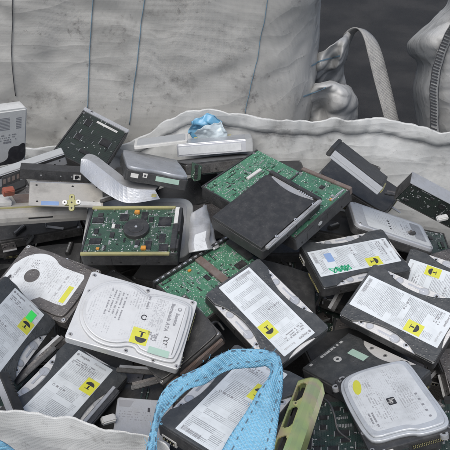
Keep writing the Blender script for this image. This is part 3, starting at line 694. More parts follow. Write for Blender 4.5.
# ------------------------------------------------------------------ other dark ones
plain_drive('grimy black drive leaning on the inner wall of the sack behind the slim silver bar','M','grime','black2','dark hard drives')
plain_drive('dark drive wedged under the right edge of the middle label drive','AC','dark','dark','dark hard drives')
plain_drive('black drive under the pale-sided one at the back','H2','grime','black2','dark hard drives')
plain_drive('black drive lying beneath the drive with the yellow oval sticker','UH','dark','black','dark hard drives')
y=plain_drive('dark drive under the white one, its brown connector facing the blue strap','Y','grime','black2','dark hard drives',True)
for ch in y.children:
    for v in ch.data.vertices: v.co.x=.0735-(.0735-v.co.x)*.6
b=BM(); box(b,73.3,75.4,-50,50,4,24,.6); link('end_frame',b,'black2',y)
b=BM(); box(b,75.2,80,-24,47,8,19,.8); box(b,79.9,80.1,-22,45,10,17,.1,1)
for k in range(4): box(b,80,80.6,-0,0,0,0,0) if False else None
link('ribbon_cable_socket',b,['brown','brownedge'],y); b=BM(); box(b,75.2,80,-46,-27,8,19,.8)
for k in range(4): box(b,79.8,81,-43.5+k*4.2,-42+k*4.2,12.6,14.4,.1,1)
link('power_socket',b,['brown','white'],y)
# drive with grey lid at the back
t=thing('hard_drive','drive with dull grey lid and small white stickers on its black end','hard drive','F','grey-lidded drives')
casting(t,'black2',26,3,20); under_board(t)
b=BM(); prism(b,chaikin([(-72,-46),(-66,-50),(70,-50),(73,-44),(73,44),(70,50),(-60,50),(-73,46),(-73,20),(-68,10),(-68,-10),(-73,-20)],1),19.9,26.4,1.6,0,2); link('top_cover',b,'greycover',t,True)
def on_end(name,y0,y1,z0,z1,mat,par,x=-73.5): return block(name,x-.5,x+.05,y0,y1,z0,z1,mat,par,0)
s1=on_end('white_sticker',30,42,9,16,'white',t); s2=on_end('white_sticker',16,23,12,19,'white',t); on_end('green_sticker',-36,2,10,18,'mint',t)
on_end('sticker_mark',18,21,14,17,'ink',s2,-74.05).parent=s2
# pale-sided drive at the back centre
t=thing('hard_drive','drive showing a long pale metal side, at the back just below the blue film','hard drive','H','grey-lidded drives')
casting(t,'alu2',26,2,24); b=BM(); prism(b,rect(-72,72,-49,49,4),23.9,26.4,1); link('top_cover',b,'alu2',t)
b=BM(); box(b,-70,52,-51.8,-50.6,5,20,.4); link('label_strip',b,'label3',t)
block('end_cap',60,74.5,-52,51,1,26.8,'greyplas',t,1.4)
for k,x in enumerate((-40,8,30)): block('gold_contact',x-4,x+4,44,49,26.2,28,'gold',t,.3)
# slim silver bar
t=thing('slim_drive','slim drive tilted on edge, bright silver side up, at right of the heap','hard drive','L','slim silver drives')
block('case',-50,50,-34,35,0,15.6,'black2',t,1.2); b=BM(); box(b,-49,50.6,-35.6,-33.6,.4,15.8,.6); box(b,-48,49,-36.2,-35.4,6.0,7.0,.1,1); link('metal_side',b,['alu2','zinc'],t)
block('black_end',-58,-50,-35,35,0,16.5,'black2',t,1.5); b=BM(); prism(b,rect(-46,46,-28,30,6),15.5,16.6,.4); link('lid',b,'dark',t); block('data_connector',50,54,-25,20,3,9,'gold',t,.3)
# plain grey plate-like 2.5 inch drive by the near rim
t=thing('small_drive','small grey drive with a dark printed corner, between the pale rim and the strap','hard drive','Z','slim silver drives')
block('body',-50,50,-35,35,0,7.5,'dark',t,1); b=BM(); prism(b,rect(-49.5,49.5,-34.5,34.5,3),7.4,10,.8); link('top_cover',b,'zinc',t)
plate('dark_patch',[(46,32),(46,14),(37,18),(37,32)],10,10.15,'greyink',t); plate('dark_patch',[(38,-4),(38,-7),(32,-7),(32,-4)],10,10.15,'ink',t); print_rows('fine_print',30,30,0,-1,4,40,3.4,1.4,10.1,'greyink',t,71,.5)
for x,y in ((46,-31),(-46,-31),(-46,31)): screw(t,x,y,10,1.8)
# ------------------------------------------------------------------ cases, rails and brackets at the back left
t=thing('adapter_case','upright light grey case with vent slots and a black blot, at the left edge','case','A')
b=BM(); box(b,-65,65,-15,15,0,115,3); link('shell',b,'case',t)
def on_front(name,pts,mat,d=.4):
    b=BM(); prism(b,pts,0,d)
    for v in b.verts: v.co=Vector((v.co.x,-.015-v.co.z,v.co.y))
    return link(name,b,mat,t)
for i in range(9): on_front('vent_slot',rect(8,32,76+i*2.9,77.6+i*2.9),'greyink',.3)
for i in range(7): on_front('vent_slot',rect(44,54,76+i*3.4,78+i*3.4),'greyink',.3)
on_front('black_blot',chaikin([(64,2),(64,42),(56,44),(50,38),(38,40),(30,32),(31,18),(24,10),(8,8),(0,2)],2),'ink',.5)
def frontrows(name,x0,y0,rows,L,gap,h,seed,fill):
    o=print_rows(name,x0,y0,1,0,rows,L,gap,h,.4,'greyink',t,seed,fill)
    for v in o.data.vertices: v.co=Vector((v.co.x,-.015-v.co.z,v.co.y))
frontrows('print',4,64,3,46,5,2.2,81,.6); frontrows('print',2,48,1,40,5,4,82,.7)
t=thing('metal_channel','long silver channel bar slanting at the left behind the black rail','metal part','C','loose metal parts')
b=BM(); box(b,-73.5,73.5,-10,10,0,24,1.2); link('channel',b,'alu2',t); b=BM(); box(b,-73.5,73.5,-10.4,-9.8,17.5,22.5,.1); link('dark_stripe',b,'dark',t)
for x,z0 in ((52,9),(62,13),(30,8)):
    b=BM(); box(b,x-1.3,x+1.3,-10.3,-9.9,z0-1.3,z0+1.3,.2); link('rivet',b,'hole',t)
block('lid_lip',-73,73,-9,9.8,23.9,25.2,'greyplas',t,.4)
t=thing('metal_rail','flat black perforated rail with a small white sticker, lying across the left','metal part','D','loose metal parts')
b=BM(); box(b,-70,70,-1.5,1.5,0,18,.4)
for x in (-36,-4,14,46,62): box(b,x-1.4,x+1.4,-1.75,-1.4,8,10.8,.3,1)
link('rail',b,['dark','zinc'],t); b=BM(); box(b,-70,70,-1.4,22,17.3,18.6,.3); link('flange',b,'dark',t); st=block('sticker',17,29,-1.9,-1.4,4,14,'white',t,.05)
b=BM(); rg=random.Random(3)
for k in range(14): box(b,17.6+rg.uniform(0,8),19+rg.uniform(0,8.4),-2.0,-1.88,5+rg.uniform(0,7),6.4+rg.uniform(0,7),0)
link('sticker_print',b,'ink',st)
b=BM(); box(b,-98,-69.6,-1.5,2,-3,15,.4)
for k in range(4): box(b,-96+k*7,-91.5+k*7,-1.9,-1.3,2,11,.2,1)
e=link('bent_end',b,['dark','brownedge'],t)
for v in e.data.vertices:
    d=-(v.co.x+.0697); v.co.z-=d*.35; v.co.y-=d*.35
t=thing('steel_plate','thin pale steel plate with screw holes and a blue sticker under the black rail','metal part','D2','loose metal parts')
b=BM(); box(b,-59,59,-27.5,27.5,0,2,.5)
for x,y in ((-48,20),(-46,-18),(10,20),(44,-16),(50,20)): prism(b,circ(x,y,2,12),2,2.1,0,1)
link('plate',b,['beige','hole'],t); plate('blue_sticker',rect(-40,-12,-26,-17,1),2.02,2.2,'bluepatch',t); plate('white_sticker',rect(18,56,-24,-15,1),2.02,2.2,'white',t)
block('folded_edge',-59,59,26,28.5,-8,2.6,'zinc',t,.5)
t=thing('plastic_clip','yellow-green plastic cross clip held by two white screws','clip',loc=at_z(72,203,.868))
t.rotation_euler=(R(35),0,R(3))
b=BM(); prism(b,rect(-4.5,4.5,-14,14,4),0,3,.8); prism(b,rect(-13,13,-4.5,4.5,4),0,2.8,.8); link('body',b,'clip',t)
for x in (-10.5,10.5):
    b=BM(); prism(b,circ(x,0,4.2,16),2.8,4.6,.8); prism(b,circ(x,0,1.4,8),4.6,4.7,0,1); link('screw',b,['white','hole'],t)
for y in (-9,0,9):
    b=BM(); prism(b,circ(0,y,1.5,10),3,3.1); link('hole',b,'hole',t)
t=thing('drive_tray','broad grey tray front with rounded lip and gilt edge, at the left edge','tray','Q','loose metal parts')
b=BM(); n=8
prof=[(-35,0),(-36.5,6),(-36,13),(-33,19),(-27,22),(35,22),(35,0)]
vs=[[b.verts.new((x*.001,yy*.001,zz*.001)) for yy,zz in prof] for x in (-80,80)]
for k in range(len(prof)): b.faces.new((vs[0][k],vs[0][(k+1)%7],vs[1][(k+1)%7],vs[1][k]))
b.faces.new(vs[0]); b.faces.new(vs[1][::-1]); link('shell',b,'beige',t)
block('gilt_edge',-80,79,-20,-17,22,24,'gold',t,.3); block('dark_slot',-20,20,-36.9,-35.8,10,12,'hole',t,0)
b=BM(); box(b,-74,-40,-10,20,22,30,1); link('white_block',b,'white',t); block('board_strip',-30,66,0,30,22,24,'brownedge',t,.3)
t=setp(block('connector_plug',-9,9,-6,6,0,12,'redplas',None,1.2),'red plastic plug lying at the left edge among the metal parts','plug'); t.location=at_z(8,194,.858); t.rotation_euler=(.3,.2,.6)
t=thing('lid_plate','thin white lid plate lying flat at the back against the sack','lid','G','loose metal parts')
b=BM(); prism(b,rect(-47.5,47.5,-22.5,22.5,4),0,5,1); link('plate',b,'white',t); b=BM(); prism(b,rect(-43,43,-19,19,4),5,5.8,.4); link('raised_panel',b,'greyplas',t)
t=thing('drive_shell','pale rounded shell lying under the green board with the round motor','case','R','loose metal parts')
b=BM(); prism(b,rect(-86,95,-60,64,22,8),0,14,3,0,3); link('shell',b,'greyplas',t); b=BM(); prism(b,rect(-76,84,-50,54,14,8),13.9,14.8,.3); link('inner_lid',b,'zinc',t)
# strips given by two edges (pairs of places)
def strip(name,A,B,mat,parent=None,th=.0015,div=1,smooth=True,cross=1,sag=None):
    b=BM(); uvl=b.loops.layers.uv.new('UVMap'); n=len(A)
    if div>1:      # Catmull-Rom refinement
        def cr(P):
            o=[]
            for i in range(len(P)-1):
                p0,p1,p2,p3=P[max(i-1,0)],P[i],P[i+1],P[min(i+2,len(P)-1)]
                for k in range(div):
                    u=k/div; o.append(.5*((2*p1)+(p2-p0)*u+(2*p0-5*p1+4*p2-p3)*u*u+(3*p1-p0-3*p2+p3)*u**3))
            return o+[P[-1]]
        A,B=cr(A),cr(B); n=len(A)
    g=[]; ds=[0]
    for i in range(1,n): ds.append(ds[-1]+((A[i]+B[i])/2-(A[i-1]+B[i-1])/2).length)
    for i in range(n):
        row=[]
        for k in range(cross+1):
            p=A[i].lerp(B[i],k/cross)
            if sag: p=p+sag(i/(n-1),k/cross)
            row.append(b.verts.new(p))
        g.append(row)
    for i in range(n-1):
        for k in range(cross):
            f=b.faces.new((g[i][k],g[i+1][k],g[i+1][k+1],g[i][k+1]))
            for l,(ii,kk) in zip(f.loops,((i,k),(i+1,k),(i+1,k+1),(i,k+1))): l[uvl].uv=(kk/cross*.5,ds[ii]*12)
    solid(b,th)
    return link(name,b,mat,parent,smooth),A,B
br=thing('folded_bracket','silver folded sheet bracket stepping down between the black rail and the grey-lidded drive','metal part',group='loose metal parts')
U=[(81,159,.885),(90,160.5,.885),(108,174,.878),(127,187,.872),(155,190,.868)]; L=[(80,172,.868),(92,183,.864),(107,194,.858),(128,203,.852),(160,199,.855)]
uu=[at_z(*p) for p in U]; ll=[at_z(*p) for p in L]
br.location=ll[2]; 
inv=Matrix.Translation(-ll[2])
def loc_list(P): return [inv@p for p in P]
strip('web',loc_list(uu),loc_list(ll),'greycover',br,.0016,5,False,5)
strip('flange',loc_list(uu),loc_list([p+Vector((.006,.02,-.003)) for p in uu]),'zinc',br,.0016,5,False,3)
b=BM(); box(b,-4,4,-4,4,0,2,.8); s=link('gold_screw',b,'gold',br); s.location=inv@(at_z(154,196,.866))
for i,(q,lab) in enumerate((([(190,214),(207,206),(211,250),(188,253)],'pale crumpled metal label plate standing beside the green motor board'),([(205,205),(199,211),(212,250),(219,247)],'grey bent metal strip beside the pale label plate'))):
    z0=(.845,.835)[i]; P=[at_z(x,y,z0-.02*(k>1)) for k,(x,y) in enumerate(q)]; c=sum(P,Vector())/4; t=thing('bent_plate',lab,'metal part',group='loose metal parts',loc=c)
    A=[P[0].lerp(P[3],k/5)-c for k in range(6)]; B=[P[1].lerp(P[2],k/5)-c for k in range(6)]
    rg=random.Random(i); A=[a+Vector((rg.uniform(-.002,.002),0,rg.uniform(-.002,.002))) for a in A]; B=[a+Vector((rg.uniform(-.003,.003),0,rg.uniform(-.004,.004))) for a in B]
    strip('plate',A,B,('zinc','zinc')[i],t,.0014,4,True,3)
    if i==0:
        m=[a.lerp(bb_,.25)+Vector((0,-.0005,.002)) for a,bb_ in zip(A,B)]; m2=[a.lerp(bb_,.8)+Vector((0,-.0005,.002)) for a,bb_ in zip(A,B)]
        strip('label',m[3:],m2[3:],'label3',t,.0004,1,False)
    else: strip('folded_lip',B,[x+Vector((.006,.01,-.012)) for x in B],'zinc',t,.0012,1,False)
# iridescent channel bracket
t=thing('mounting_bracket','slotted steel bracket with green and gold shimmer, right of the blue strap','bracket','AI')
pr=[(-15.5,-7),(-14.5,7),(-10,12.6),(-5,14),(-1,13.8),(5,11.6),(14,7.2),(15.6,-7)]
fine=[]
for k in range(7):
    for u in range(4): fine.append((pr[k][0]+(pr[k+1][0]-pr[k][0])*u/4,pr[k][1]+(pr[k+1][1]-pr[k][1])*u/4))
fine.append(pr[7]); b=BM(); nx=120; g=[]
for i in range(nx+1):
    x=-59+118*i/nx; g.append([b.verts.new((x*.001,yy*.001,zz*.001)) for yy,zz in fine])
def in_slot(x,yy):
    for cx,hl,cy,hw in ((37,15,6.6,5.6),(-3,16,6.4,5.8),(-44,14,6.6,5.6)):
        dx=max(0,abs(x-cx)-(hl-hw)); 
        if dx*dx+(yy-cy)**2<hw*hw: return True
    return False
for i in range(nx):
    for k in range(28):
        if in_slot(-59+118*(i+.5)/nx,(fine[k][0]+fine[k+1][0])/2): continue
        b.faces.new((g[i][k],g[i+1][k],g[i+1][k+1],g[i][k+1]))
bmesh.ops.delete(b,geom=[v for v in b.verts if not v.link_faces],context='VERTS')
solid(b,.0013); link('channel',b,'irid',t,False)
b=BM(); vs=[b.verts.new((.059,yy*.001,zz*.001)) for yy,zz in pr]; b.faces.new(vs); solid(b,.0013); link('end_plate',b,'irid',t)
screw(t,17,5.5,11.4,3.0,'gold'); block('slot_shade',-54,54,-10,9,0,2,'hole',t,0)  # added black block stands in for shade behind the slots
# small rails in front left
t=thing('drive_rail','short silver rail with a black toothed strip, upright in the bottom left corner','metal part','V','loose metal parts')
b=BM(); box(b,-37.5,37.5,-7,7,0,11,.8); link('rail',b,'alu2',t); b=BM(); box(b,-37.4,37.4,-6.6,7.2,10.9,14,.4)
for k in range(6): box(b,-32+k*5.5,-29.4+k*5.5,4,7.6,13.9,15,.3)
link('toothed_strip',b,'black2',t)
t=thing('drive_rail','short black rail with a silver edge lying on the lower left label drive','metal part','XR','loose metal parts')
b=BM(); box(b,-35,35,-6,6,0,10,1.5); link('rail',b,'dark',t); block('metal_edge',-34,34,1,5,9.9,11.6,'zinc',t,.5)
t=setp(block('plastic_tab',-9,9,-5,5,0,7,'white',None,1.5),'small pale plastic tab lying at the far right','tab'); t.location=at_z(108,421,.80); t.rotation_euler=(.2,.2,.5); t['label']='pale plastic tab beside the short black rail at the lower left'; t['group']='small plastic tabs'
t2=t.copy(); COL.objects.link(t2); t2.location=at_z(442,219.5,.83); t2.rotation_euler=(.1,-.2,.1); t2['label']='white plastic tab lying at the far right under the standing drive'

def cable(name,label,pts,r,mat):
    P=[at_z(*p) for p in pts]; c=P[0].copy(); Q=[]
    for i in range(len(P)-1):
        p0,p1,p2,p3=P[max(i-1,0)],P[i],P[i+1],P[min(i+2,len(P)-1)]
        for k in range(8):
            u=k/8; Q.append(.5*((2*p1)+(p2-p0)*u+(2*p0-5*p1+4*p2-p3)*u*u+(3*p1-p0-3*p2+p3)*u**3)-c)
    Q.append(P[-1]-c); b=BM(); rings=[]
    for i,q in enumerate(Q):
        d=(Q[min(i+1,len(Q)-1)]-Q[max(i-1,0)]).normalized(); n=d.cross(Vector((0,0,1))).normalized(); m=d.cross(n)
        rings.append([b.verts.new(q+(n*math.cos(a*math.pi/4)+m*math.sin(a*math.pi/4))*r) for a in range(8)])
    for i in range(len(rings)-1):
        for a in range(8): b.faces.new((rings[i][a],rings[i][(a+1)%8],rings[i+1][(a+1)%8],rings[i+1][a]))
    b.faces.new(rings[0]); b.faces.new(rings[-1][::-1])
    o=link(name,b,mat,None,True); o.location=c; return setp(o,label,'cable')
cable('cable','thin black cable looping out between the white drive and the middle label drive',[(193,352,.80),(200,338,.815),(209,326,.82),(217,322,.81),(224,330,.80)],.0018,'black2')
cable('cable','thin black cable lying under the slotted shimmering bracket',[(318,396,.80),(328,402,.81),(334,414,.81),(338,430,.80),(350,440,.79)],.0014,'black2')
SCR=[(138,372,.775,-12,60,'thin grimy metal strip in the dark gap under the front edge of the white drive'),(150,384,.765,12,50,'second thin metal strip, lowest in the gap below the white drive'),(404,238,.75,25,46,'small metal strip between the slim white-labelled drive and the scribbled one'),(338,300,.75,60,50,'thin metal strip in the gap left of the large right-hand label drive'),(232,246,.80,-20,52,'short metal strip just below the near corner of the big black drive'),(36,366,.775,52,70,'long dark strip between the two label drives at lower left'),(47,352,.765,52,60,'narrow strip beside the long dark one at lower left'),(425,400,.77,-50,50,'short metal strip right of the drive with the yellow oval sticker'),(398,196,.77,-30,50,'short strip in the dark gap left of the drive standing on edge'),(112,199,.835,18,40,'little metal strip lying right of the pale steel plate')]
for i,(px,py,z,rz,L,lab) in enumerate(SCR):
    o=thing('metal_strip',lab,'metal part',group='thin metal strips in the gaps',loc=at_z(px,py,z)); o.rotation_euler=(R(20),R(-8),R(rz))
    b=BM(); box(b,-L/2,L/2,-3,3,0,4.5,.7); 
    for k in range(3): box(b,-L*.35+k*L*.33,-L*.35+k*L*.33+4,-3.2,-2.9,1.2,3.2,.1,1)
    link('bar',b,['dark' if i%3 else 'grime','hole'],o); b=BM(); box(b,-L/2+2,L/2-2,2.6,8,-.2,.9,.2); link('flange',b,'greycast' if i%3 else 'zinc',o)
# ------------------------------------------------------------------ buried drives
def proj(p):
    d=Vector(p)-CAM; z=d.dot(FW); return 225+FPX*d.x/z, 225-FPX*d.dot(UP)/z
NICK={'W':'the white drive','AB':'the middle label drive','X':'the lower-left label drive','U':'the green-sticker drive','AE':'the large right-hand label drive','AD':'the scribbled label drive','AF':'the label drive cut by the right edge','AA':'the strap loop drive','AG':'the bare black printed drive','AH':'the yellow-oval drive','T':'the mottled grey drive','N':'the slim white-labelled drive','J':'the big black drive','I':'the bright green board','K':'the brown-railed board','P':'the round-motor board','S':'the beaded-rail board','F':'the grey-lidded drive','H':'the pale-sided drive','B':'the propped back-left drive','L':'the slim silver bar','M':'the drive leaning on the sack wall','O':'the drive standing on edge','Y':'the brown-connector drive','A':'the vented grey case','C':'the silver channel','D2':'the pale steel plate','Q':'the grey tray front','Z':'the small grey drive','AJ':'the front green board','RB':'the bottom-right board','V':'the toothed rail','XR':'the short black rail','G':'the white lid plate','AI':'the shimmering bracket'}
used=set()
protos={}
fill=[k for k in POSE if k[0]=='F' and k[1:].isdigit() and k not in ('F122','F123')]
GRP='drives buried deeper in the heap'
for i,k in enumerate(fill):
    px,py=proj(POSE[k][:3]); 
    kind=('plain','plain','board','plain','lid','plain','plain2')[i%7]
    desc={'plain':'grimy black drive','plain2':'dull dark grey drive','board':'dark circuit board drive','lid':'dull grey-lidded drive'}[kind]
    best=sorted(NICK,key=lambda n:(proj(POSE[n][:3])[0]-px)**2+(proj(POSE[n][:3])[1]-py)**2)
    lab=None
    for n in best[:6]:
        q=proj(POSE[n][:3]); dx,dy=px-q[0],py-q[1]
        rel=('under the left side of' if dx<-12 else 'under the right side of') if abs(dx)>abs(dy) and abs(dx)>12 else ('showing behind' if dy<-8 else 'showing in front of' if dy>8 else 'buried right beneath')
        s='%s %s %s'%(desc,rel,NICK[n])
        if s not in used: lab=s; break
    if lab is None: continue
    used.add(lab)
    if kind not in protos:
        if kind=='plain': protos[kind]=plain_drive(lab,k,'grime','black2',GRP)
        elif kind=='plain2': protos[kind]=plain_drive(lab,k,'dark','dark',GRP)
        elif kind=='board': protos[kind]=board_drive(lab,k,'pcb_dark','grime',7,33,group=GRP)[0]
        else: protos[kind]=plain_drive(lab,k,'dark','greycast',GRP)
    else: dup(protos[kind],k,lab,GRP)
# ------------------------------------------------------------------ ground and sacks
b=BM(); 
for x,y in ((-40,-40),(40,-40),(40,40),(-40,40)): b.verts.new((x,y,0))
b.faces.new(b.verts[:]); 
m,tt,bs=nt('near_black_asphalt'); g=G(tt); co=g.n('ShaderNodeTexCoord').outputs['Object']; n1=g.noise(co,3,5,.6); n2=g.noise(co,160,3,.6)
g.put(bs.inputs['Base Color'],g.mix(g.ramp(n1,.4,.65),rgb(.011,.0105,.010),rgb(.026,.0245,.023))); bs.inputs['Roughness'].default_value=.75; g.bump(bs,n2,.6,.01)  # near-black ground, randomly mottled, darker than usual asphalt
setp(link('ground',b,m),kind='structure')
def fbm(p,s,o=4): 
    v=0;a=1
    for k in range(o): v+=a*mnoise.noise(Vector(p)*s*(2**k)+Vector((k*7.3,1.7*k,0))); a*=.5
    return v
def ridged(p,s,o=4):
    v=0;a=1
    for k in range(o): v+=a*(1-2.2*abs(mnoise.noise(Vector(p)*s*(1.9**k)+Vector((k*5.1,2.7*k,k))))); a*=.5
    return v-.9
def crease(p,seed,f=30.0):
    # long straight sharp folds running several ways, as in stiff woven plastic
    v=0; w=1.0; ph=2.2*mnoise.noise(Vector(p)*5+Vector((seed,0,0)))
    for k,(dx,dy,dz) in enumerate(((.8,.2,.6),(-.55,.1,.85),(.25,.3,.95),(.95,-.1,-.3),(.5,.2,-.8))):
        fk=f*(1+.37*k); m=max(0,mnoise.noise(Vector(p)*(4+k)+Vector((k*3.1+seed,1,k)))+.25)
        v+=w*m*abs(math.sin((p[0]*dx+p[1]*dy+p[2]*dz)*fk+seed*1.7+k*1.3+ph)); w*=.72
    return v
def sack_surface(c,hw,hd,H,ex=4.0,seed=0,amp=.02,taper=.0,bulge=.06):
    """point on a filled sack: a = angle, h = 0..1 height"""
    def S(a,h,off=0.0):
        ca,sa=math.cos(a),math.sin(a); r=(abs(ca)**ex+abs(sa)**ex)**(-1/ex)
        k=1+bulge*math.sin(math.pi*min(1,h*1.0))-taper*(1-h)
        top=max(0,(h-.86)/.14); k*=math.sqrt(max(0,1-(top*.985)**2.2)) if top>0 else 1
        x,y,z=c[0]+r*ca*hw*k,c[1]+r*sa*hd*k,H*h if h<.86 else H*(.86+.14*math.sin(top*math.pi/2)*.8)
        p=Vector((x,y,z)); n=Vector((ca,sa,0))
        q=Vector((x+seed,y,z))
        d=amp*fbm(q,1.8,3)+amp*.2*fbm(q+Vector((3,1,5)),6.5,3)+-amp*.35*crease(q,seed,9.0)-amp*.16*crease(q,seed+2,24.0)
        cr=1-abs(fbm(Vector((q.x*1.6+q.z*.7,q.y*1.6,q.z*1.9-q.x*.4)),1.9,3)); d+=-amp*.8*max(0,cr-.75)
        # heavy fold running down from a corner
        return p+n*(d+off)
    return S
def loft(name,S,a0,a1,h0,h1,na,nh,mat,parent=None,off=0,th=0,closed=False):
    b=BM(); g=[[b.verts.new(S(a0+(a1-a0)*i/na,h0+(h1-h0)*j/nh,off)) for i in range(na+(0 if closed else 1))] for j in range(nh+1)]
    for j in range(nh):
        for i in range(na):
            i2=(i+1)%na if closed else i+1
            b.faces.new((g[j][i],g[j][i2],g[j+1][i2],g[j+1][i]))
    if closed: b.faces.new(g[-1])
    if th: solid(b,th)
    return link(name,b,mat,parent,True)
def ribbon_on(name,S,pts,w,mat,parent,off=.002):
    """narrow thread following the sack surface; pts = (angle,height) list"""
    b=BM(); P=[]
    for i in range(len(pts)-1):
        for k in range(14): u=k/14; P.append((pts[i][0]*(1-u)+pts[i+1][0]*u,pts[i][1]*(1-u)+pts[i+1][1]*u))
    prev=None
    for a,h in P:
        p=S(a,h,off); q=S(a+.01,h,off); d=(q-p).normalized()*w/2
        row=[b.verts.new(p-d),b.verts.new(p+d)]
        if prev: b.faces.new((prev[0],prev[1],row[1],row[0]))
        prev=row
    solid(b,.001)
    return link(name,b,mat,parent,True)
S1=sack_surface((-.40,1.84,0),.62,.50,1.30,5.5,3.0,.022,.08,.06)
def root(name,label,cat,loc,group=None): return thing(name,label,cat,loc=loc,group=group)
def localize(r):
    for ch in list(r.children):
        ch.data.transform(Matrix.Translation(-Vector(r.location)))
sk=root('bulk_sack','big grimy grey woven sack with thin blue seam threads, filling the back left','sack',(-.40,1.84,0),'woven bulk sacks')
loft('body',S1,0,2*math.pi,0,1,300,150,'weave',sk,closed=True)
def find(px,py):   # the (angle,height) of the sack front under a picture point
    best=None
    for i in range(241):
        a=-math.pi*.98+math.pi*.98*i/240
        for j in range(61):
            h=.4+.5*j/60; q=proj(S1(a,h)); e=(q[0]-px)**2+(q[1]-py)**2
            if best is None or e<best[0]: best=(e,a,h)
    return best[1:]
for pts,mt,w in (([(95,-8),(91.5,50),(87,112)],'blueline',.0018),([(144,-8),(138,60),(130,130)],'blueline',.0018),([(265,-8),(256,60),(244,118)],'blueline',.0014),([(12,-8),(13.5,50),(15,100)],'darkthread',.0016)):
    ribbon_on('seam_thread',S1,[find(*p) for p in pts],w,mt,sk)
localize(sk)
# front sack holding the drives
PATH=[(-.66,.62,.80),(-.55,.50,.86),(-.42,.44,.895),(-.30,.425,.892),(-.20,.423,.876),(-.13,.412,.872),(-.095,.408,.873),(-.065,.398,.868),(-.035,.370,.82),(.10,.31,.79),(.32,.29,.78),(.52,.33,.78),(.66,.48,.79),(.71,.75,.80),(.70,.98,.80),(.62,1.14,.80),(.47,1.185,.796),(.34,1.195,.808),(.22,1.20,.812),(.10,1.205,.815),(.0,1.215,.818),(-.07,1.225,.818),(-.12,1.23,.80),(-.20,1.235,.74),(-.45,1.24,.73),(-.60,1.18,.74),(-.70,.95,.75),(-.70,.75,.77)]
def crc(P,n):
    o=[]
    for i in range(len(P)):
        p0,p1,p2,p3=[Vector(P[(i+k)%len(P)]) for k in (-1,0,1,2)]
        for k in range(n):
            u=k/n; o.append(.5*((2*p1)+(p2-p0)*u+(2*p0-5*p1+4*p2-p3)*u*u+(3*p1-p0-3*p2+p3)*u**3))
    return o
PP=crc(PATH,34); N=len(PP)
fs=root('open_sack','open pale woven sack brimful of hard drives, blue webbing strap at its near rim','sack',(0,.8,0),'woven bulk sacks')
cen=Vector((0,.8,0))
PROF=[(.075,-.79),(.075,-.5),(.03,-.2),(.010,-.10),(.005,-.06),(.003,-.035),(.0016,-.015),(.0008,-.003),(0,.0006),(-.0008,-.003),(-.0014,-.012),(-.002,-.022),(-.0027,-.031),(-.0008,-.0322),(-.0015,-.042),(-.004,-.055),(-.008,-.075),(-.012,-.10),(-.018,-.14),(-.03,-.2),(-.03,-.4)]
b=BM(); g=[]
for i,p in enumerate(PP):
    t=(PP[(i+6)%N]-PP[i-6]); t.z=0; t.normalize(); n=Vector((t.y,-t.x,0))     # outward
    row=[]
    for j,(o,dz) in enumerate(PROF):
        q=p+Vector((0,0,dz)); q=q+n*o
        if j==0: q.z=.002
        if j==1: q.z=.3
        w=min(1,max(0,(dz+.5)*2.0))
        am=.011
        q+=n*am*w*(fbm(Vector((p.x*1.0,p.y,dz*1.5+3)),7,2)-1.0*crease(Vector((p.x,p.y,dz*.7+.3)),3.0,26)-.45*crease(Vector((p.x,p.y,dz*.7+.3)),5.0,58))
        q.z+=w*(.008*fbm(Vector((p.x,p.y,1.0)),8,3)+.004*fbm(Vector((p.x,p.y,4.0)),34,3)+.012*crease(Vector((p.x,p.y,.2)),8.0,30)-.006)*(1 if dz>-.1 else .4)
        row.append(b.verts.new(q))
    g.append(row)
for i in range(N):
    for j in range(len(PROF)-1): b.faces.new((g[i][j],g[(i+1)%N][j],g[(i+1)%N][j+1],g[i][j+1]))
solid(b,.0012)
link('body',b,'weave_front',fs,True)
# blue webbing loop on the near rim
OUTR=[(140,480,.868),(146,450,.874),(150,426,.885),(159,399,.90),(179,378,.915),(203,364,.927),(231,350,.936),(263,349,.938),(277,353,.936),(281.5,366,.930),(282.5,391,.918),(281,410,.908),(274,450,.89),(266,485,.875)]
INR=[(158,480,.862),(160,450,.868),(162,432,.876),(168,413,.888),(184,397,.90),(202,387,.908),(228,374,.915),(254,369,.918),(268,368,.922),(270,377,.928),(256,394,.922),(247,408,.912),(224,447,.888),(208,482,.87)]
oa=[at_z(*p) for p in OUTR]; ob_=[at_z(*p) for p in INR]
for i in range(8): ob_[i]=ob_[i].lerp(oa[i],(.22,.22,.22,.2,.18,.14,.1,.05)[i])
def ridge(u,v): return Vector((.0022*math.sin(u*23+1)*(v-.5),.0015*fbm(Vector((u*14,v*1.5,2)),1,3),.004*math.sin(v*math.pi)+.0016*math.sin(u*31+v*4)+.003*fbm(Vector((u*9,v*2.2,7)),1,3)))
st,RA,RB=strip('lifting_strap',oa,ob_,'bluestrap',fs,.002,14,True,14,ridge)
for fr in (.17,.80):      # dashed stitching along both edges
    b=BM(); n=len(RA); pts=[RA[i].lerp(RB[i],fr)+ridge(i/(n-1),fr)+Vector((0,0,.0012)) for i in range(n)]
    dist=0
    for i in range(n-1):
        a,c=pts[i],pts[i+1]; d=c-a; side=(RB[i]-RA[i]).normalized(); L=d.length
        steps=max(1,int(L/.0012)); 
        for k in range(steps):
            dist+=L/steps
            if dist%.0098<.0040+.0016*math.sin(dist*210):
                p=a+d*(k/steps); q=a+d*((k+1)/steps); wob=side*0.0
                vs=[b.verts.new(x) for x in (p-side*.00055,p+side*.00055,q+side*.00055,q-side*.00055)]; b.faces.new(vs)
    solid(b,.0006)
    ss=link('stitching',b,'stitch',st,False)
b=BM(); rg=random.Random(8); n=len(RA)
